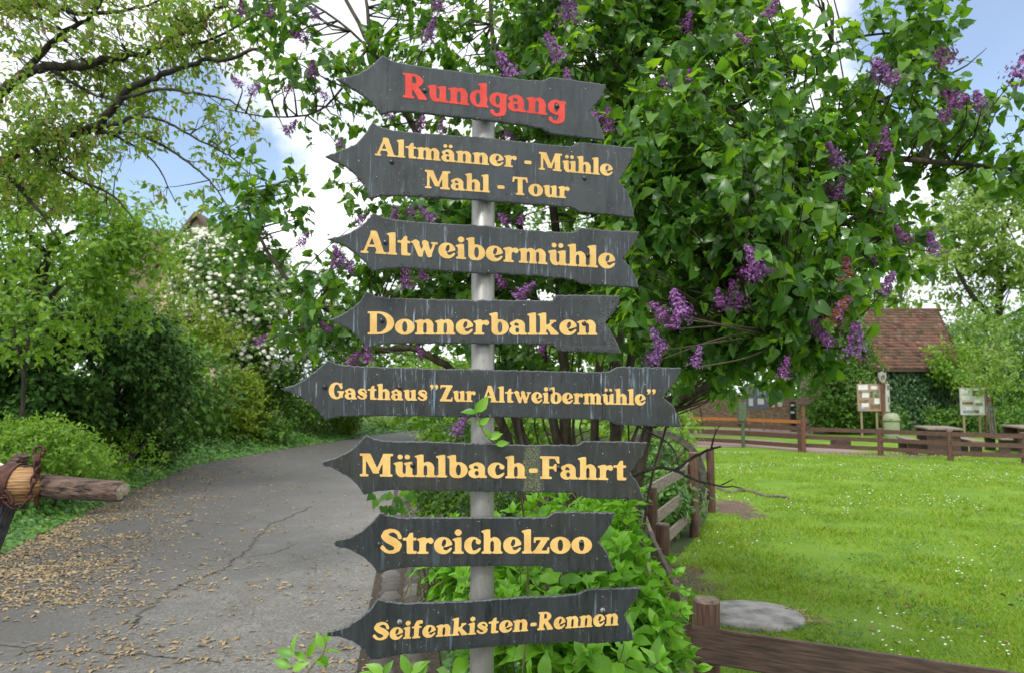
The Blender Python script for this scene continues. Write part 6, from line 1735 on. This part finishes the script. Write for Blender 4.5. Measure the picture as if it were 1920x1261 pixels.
def build_signpost():
    root = thing('sign_post', 'grey metal pole carrying eight dark slate arrow signs pointing left', 'signpost', (POLE_X, POLE_D, 0))
    mb = MB()
    top = P(905, 175, POLE_D)[2]
    mb.lathe((POLE_X, POLE_D, 0), [(POLE_R, 0), (POLE_R, top - 0.002), (POLE_R - 0.003, top)], 40)
    mb.build('pole', M_POLE, root, smooth=False)
    pm = root.children[0].data
    pm.polygons.foreach_set('use_smooth', [len(p.vertices) == 4 for p in pm.polygons])
    for ib, bd in enumerate(BOARDS):
        wr = WEAR_AND_LIGHT[ib]
        cz = (P(982, 860, 1.885)[0] - POLE_X, P(1014, 860, 1.885)[0] - POLE_X) if bd['t'] == 'Bach' else None
        M_SLATE = slate(ib + 1, wr[0], wr[1], wr[2], cz)
        pl = Plane(math.radians(bd['yaw']))
        pts = np.array([pl.hit(*q) for q in bd['o']])
        # small chips along the edge
        dense = []
        n = len(pts)
        for i in range(n):
            a, b = pts[i], pts[(i + 1) % n]
            k = max(1, int(np.linalg.norm(b - a) / 0.0065))
            d = b - a; nr = np.cross(d, pl.n); nr /= np.linalg.norm(nr) + 1e-9
            low = 1.0
            for j in range(k):
                p = a + d * j / k
                if j: p = p + nr * rng.normal() * 0.0007
                dense.append(p)
        bm = bmesh.new()
        vs = [bm.verts.new(tuple(p - base_of(root))) for p in dense]
        f = bm.faces.new(vs); f.normal_update()
        if f.normal.dot(Vector(pl.n)) < 0: f.normal_flip()
        r = bmesh.ops.extrude_face_region(bm, geom=[f])
        back = [g for g in r['geom'] if isinstance(g, bmesh.types.BMVert)]
        bmesh.ops.translate(bm, verts=back, vec=Vector(pl.n * 0.007))
        bmesh.ops.recalc_face_normals(bm, faces=bm.faces)
        fr = max((g for g in bm.faces if len(g.verts) > 12), key=lambda g: g.normal.dot(Vector(pl.n)))
        rr = bmesh.ops.inset_region(bm, faces=[fr], thickness=0.0026, depth=0.0, use_even_offset=True)
        fr2 = max((g for g in bm.faces if len(g.verts) > 12), key=lambda g: g.normal.dot(Vector(pl.n)))
        for vv in fr2.verts: vv.co += Vector(pl.n) * 0.0016
        for g in bm.faces: g.material_index = 1 if len(g.verts) < 12 else 0
        me = bpy.data.meshes.new('sign_board'); bm.to_mesh(me); bm.free()
        me.update()
        bo = link('sign_board', me, [M_SLATE, M_CHIP], root, label=bd['lab'])
        base = base_of(bo)
        FO = 0.007 + 0.0016
        # lettering: each glyph run is fitted between its measured ends
        mbl = MB(); prev = None
        for (txt, x0, y0, x1, y1, h0, h1, slant) in bd['l']:
            if prev is not None and y0 > prev + 25:
                mbl.build('lettering', M_RED if bd['mat'] == 'r' else M_YEL, bo); mbl = MB()
            prev = y0
            adv, x = [], 0.0
            gl = [glyph_mesh(c) for c in txt]
            for (c, g) in zip(txt, gl):
                adv.append(x); x += g[2] + 0.035
            x -= 0.035
            for c, g, a in zip(txt, gl, adv):
                u = (g[0][:, 0] + a) / x
                h = h0 + (h1 - h0) * u
                pxs = x0 + (x1 - x0) * u + slant * g[0][:, 1] * h
                pys = y0 + (y1 - y0) * u - g[0][:, 1] * h
                w = np.array([pl.hit(p, q, 0) for p, q in zip(pxs, pys)])
                # film lies on the face: 0.9 mm thick
                w = w + pl.n[None] * (FO + (g[0][:, 2] + 0.5) * 0.0009 + 0.0001)[:, None]
                mbl.add(w, g[1])
        mbl.build('lettering', M_RED if bd['mat'] == 'r' else M_YEL, bo)
        # screws
        for k, (sx, sy) in enumerate(bd['s']):
            c = pl.hit(sx, sy, FO)
            ms = MB()
            R = 0.0062 if not bd.get('bolt') else 0.0066
            prof = [(R, 0), (R, 0.0015), (R * .85, 0.0032), (R * .45, 0.0045), (R * .05, 0.005)]
            v, fc = [], []
            S = 18
            for (rr_, z) in prof:
                for q in range(S):
                    a = 2 * math.pi * q / S
                    v.append(c + pl.t * rr_ * math.cos(a) + np.array([0, 0, 1]) * rr_ * math.sin(a) + pl.n * z)
            for i in range(len(prof) - 1):
                for q in range(S):
                    fc.append((i * S + q, i * S + (q + 1) % S, (i + 1) * S + (q + 1) % S, (i + 1) * S + q))
            fc.append(tuple((len(prof) - 1) * S + q for q in range(S)))
            ms.add(v, fc)
            ms.beam(c + pl.n * 0.0052 - np.array([0, 0, R * .8]), c + pl.n * 0.0052 + np.array([0, 0, R * .8]), 0.0014, 0.0012, 1, up=pl.n)
            ms.build('screw', [M_BOLT if bd.get('bolt') else M_SCREW, M_SCREW], bo)
        # rain drops hanging on the face, most of them along the lower edge
        md = MB()
        o = np.array(bd['o']); ymid = o[:, 1].mean()
        xs0, xs1 = o[:, 0].min() + 90, o[:, 0].max() - 35
        for k in range(120):
            x = random.uniform(xs0, xs1)
            # lower edge at x
            ys = []
            for i in range(len(o)):
                a, b = o[i], o[(i + 1) % len(o)]
                if (a[0] - x) * (b[0] - x) < 0: ys.append(a[1] + (b[1] - a[1]) * (x - a[0]) / (b[0] - a[0]))
            if len(ys) < 2: continue
            lo, hi = max(ys), min(ys)
            y = lo - random.uniform(2.2, 7) if k < 85 else random.uniform(hi + 8, lo - 8)
            c = pl.hit(x, y, FO)
            w_, h_ = random.uniform(.0008, .0017), random.uniform(.0015, .0042)
            v, fc = [], []
            for i, (rr_, z) in enumerate(((1, 0), (.8, .6), (.35, .95), (.02, 1.0))):
                for q in range(8):
                    a = 2 * math.pi * q / 8
                    v.append(c + pl.t * rr_ * w_ * math.cos(a) + np.array([0, 0, 1]) * rr_ * h_ * (math.sin(a)) + pl.n * z * .0013)
            for i in range(3):
                for q in range(8):
                    fc.append((i * 8 + q, i * 8 + (q + 1) % 8, i * 8 + 8 + (q + 1) % 8, i * 8 + 8 + q))
            fc.append(tuple(24 + q for q in range(8)))
            md.add(v, fc)
        md.build('water_drops', M_DROP, bo, smooth=True, kind='stuff')
        if bd.get('ribs'):
            mr = MB()
            for i in range(22):      # ribs filed into the tail: lower edge, notch edges, upper edge
                x = 1056 + i * 4.8
                mr.beam(pl.hit(x - 7, 647, FO), pl.hit(x, 658, FO), .0016, .002, up=pl.n)
            for i in range(15):
                t = i / 14
                mr.beam(pl.hit(1160 - 27 * t, 562 + 42 * t, FO), pl.hit(1140 - 27 * t, 567 + 42 * t, FO), .0016, .002, up=pl.n)
                mr.beam(pl.hit(1136 + 24 * t, 611 + 44 * t, FO), pl.hit(1116 + 24 * t, 608 + 44 * t, FO), .0016, .002, up=pl.n)
            for i in range(18):
                mr.beam(pl.hit(1058 + i * 5.6, 556, FO), pl.hit(1052 + i * 5.6, 563, FO), .0016, .002, up=pl.n)
            mr.build('tail_ribs', M_CHIP, bo)
    # pale bolt head low on the last board
    return root
build_signpost()
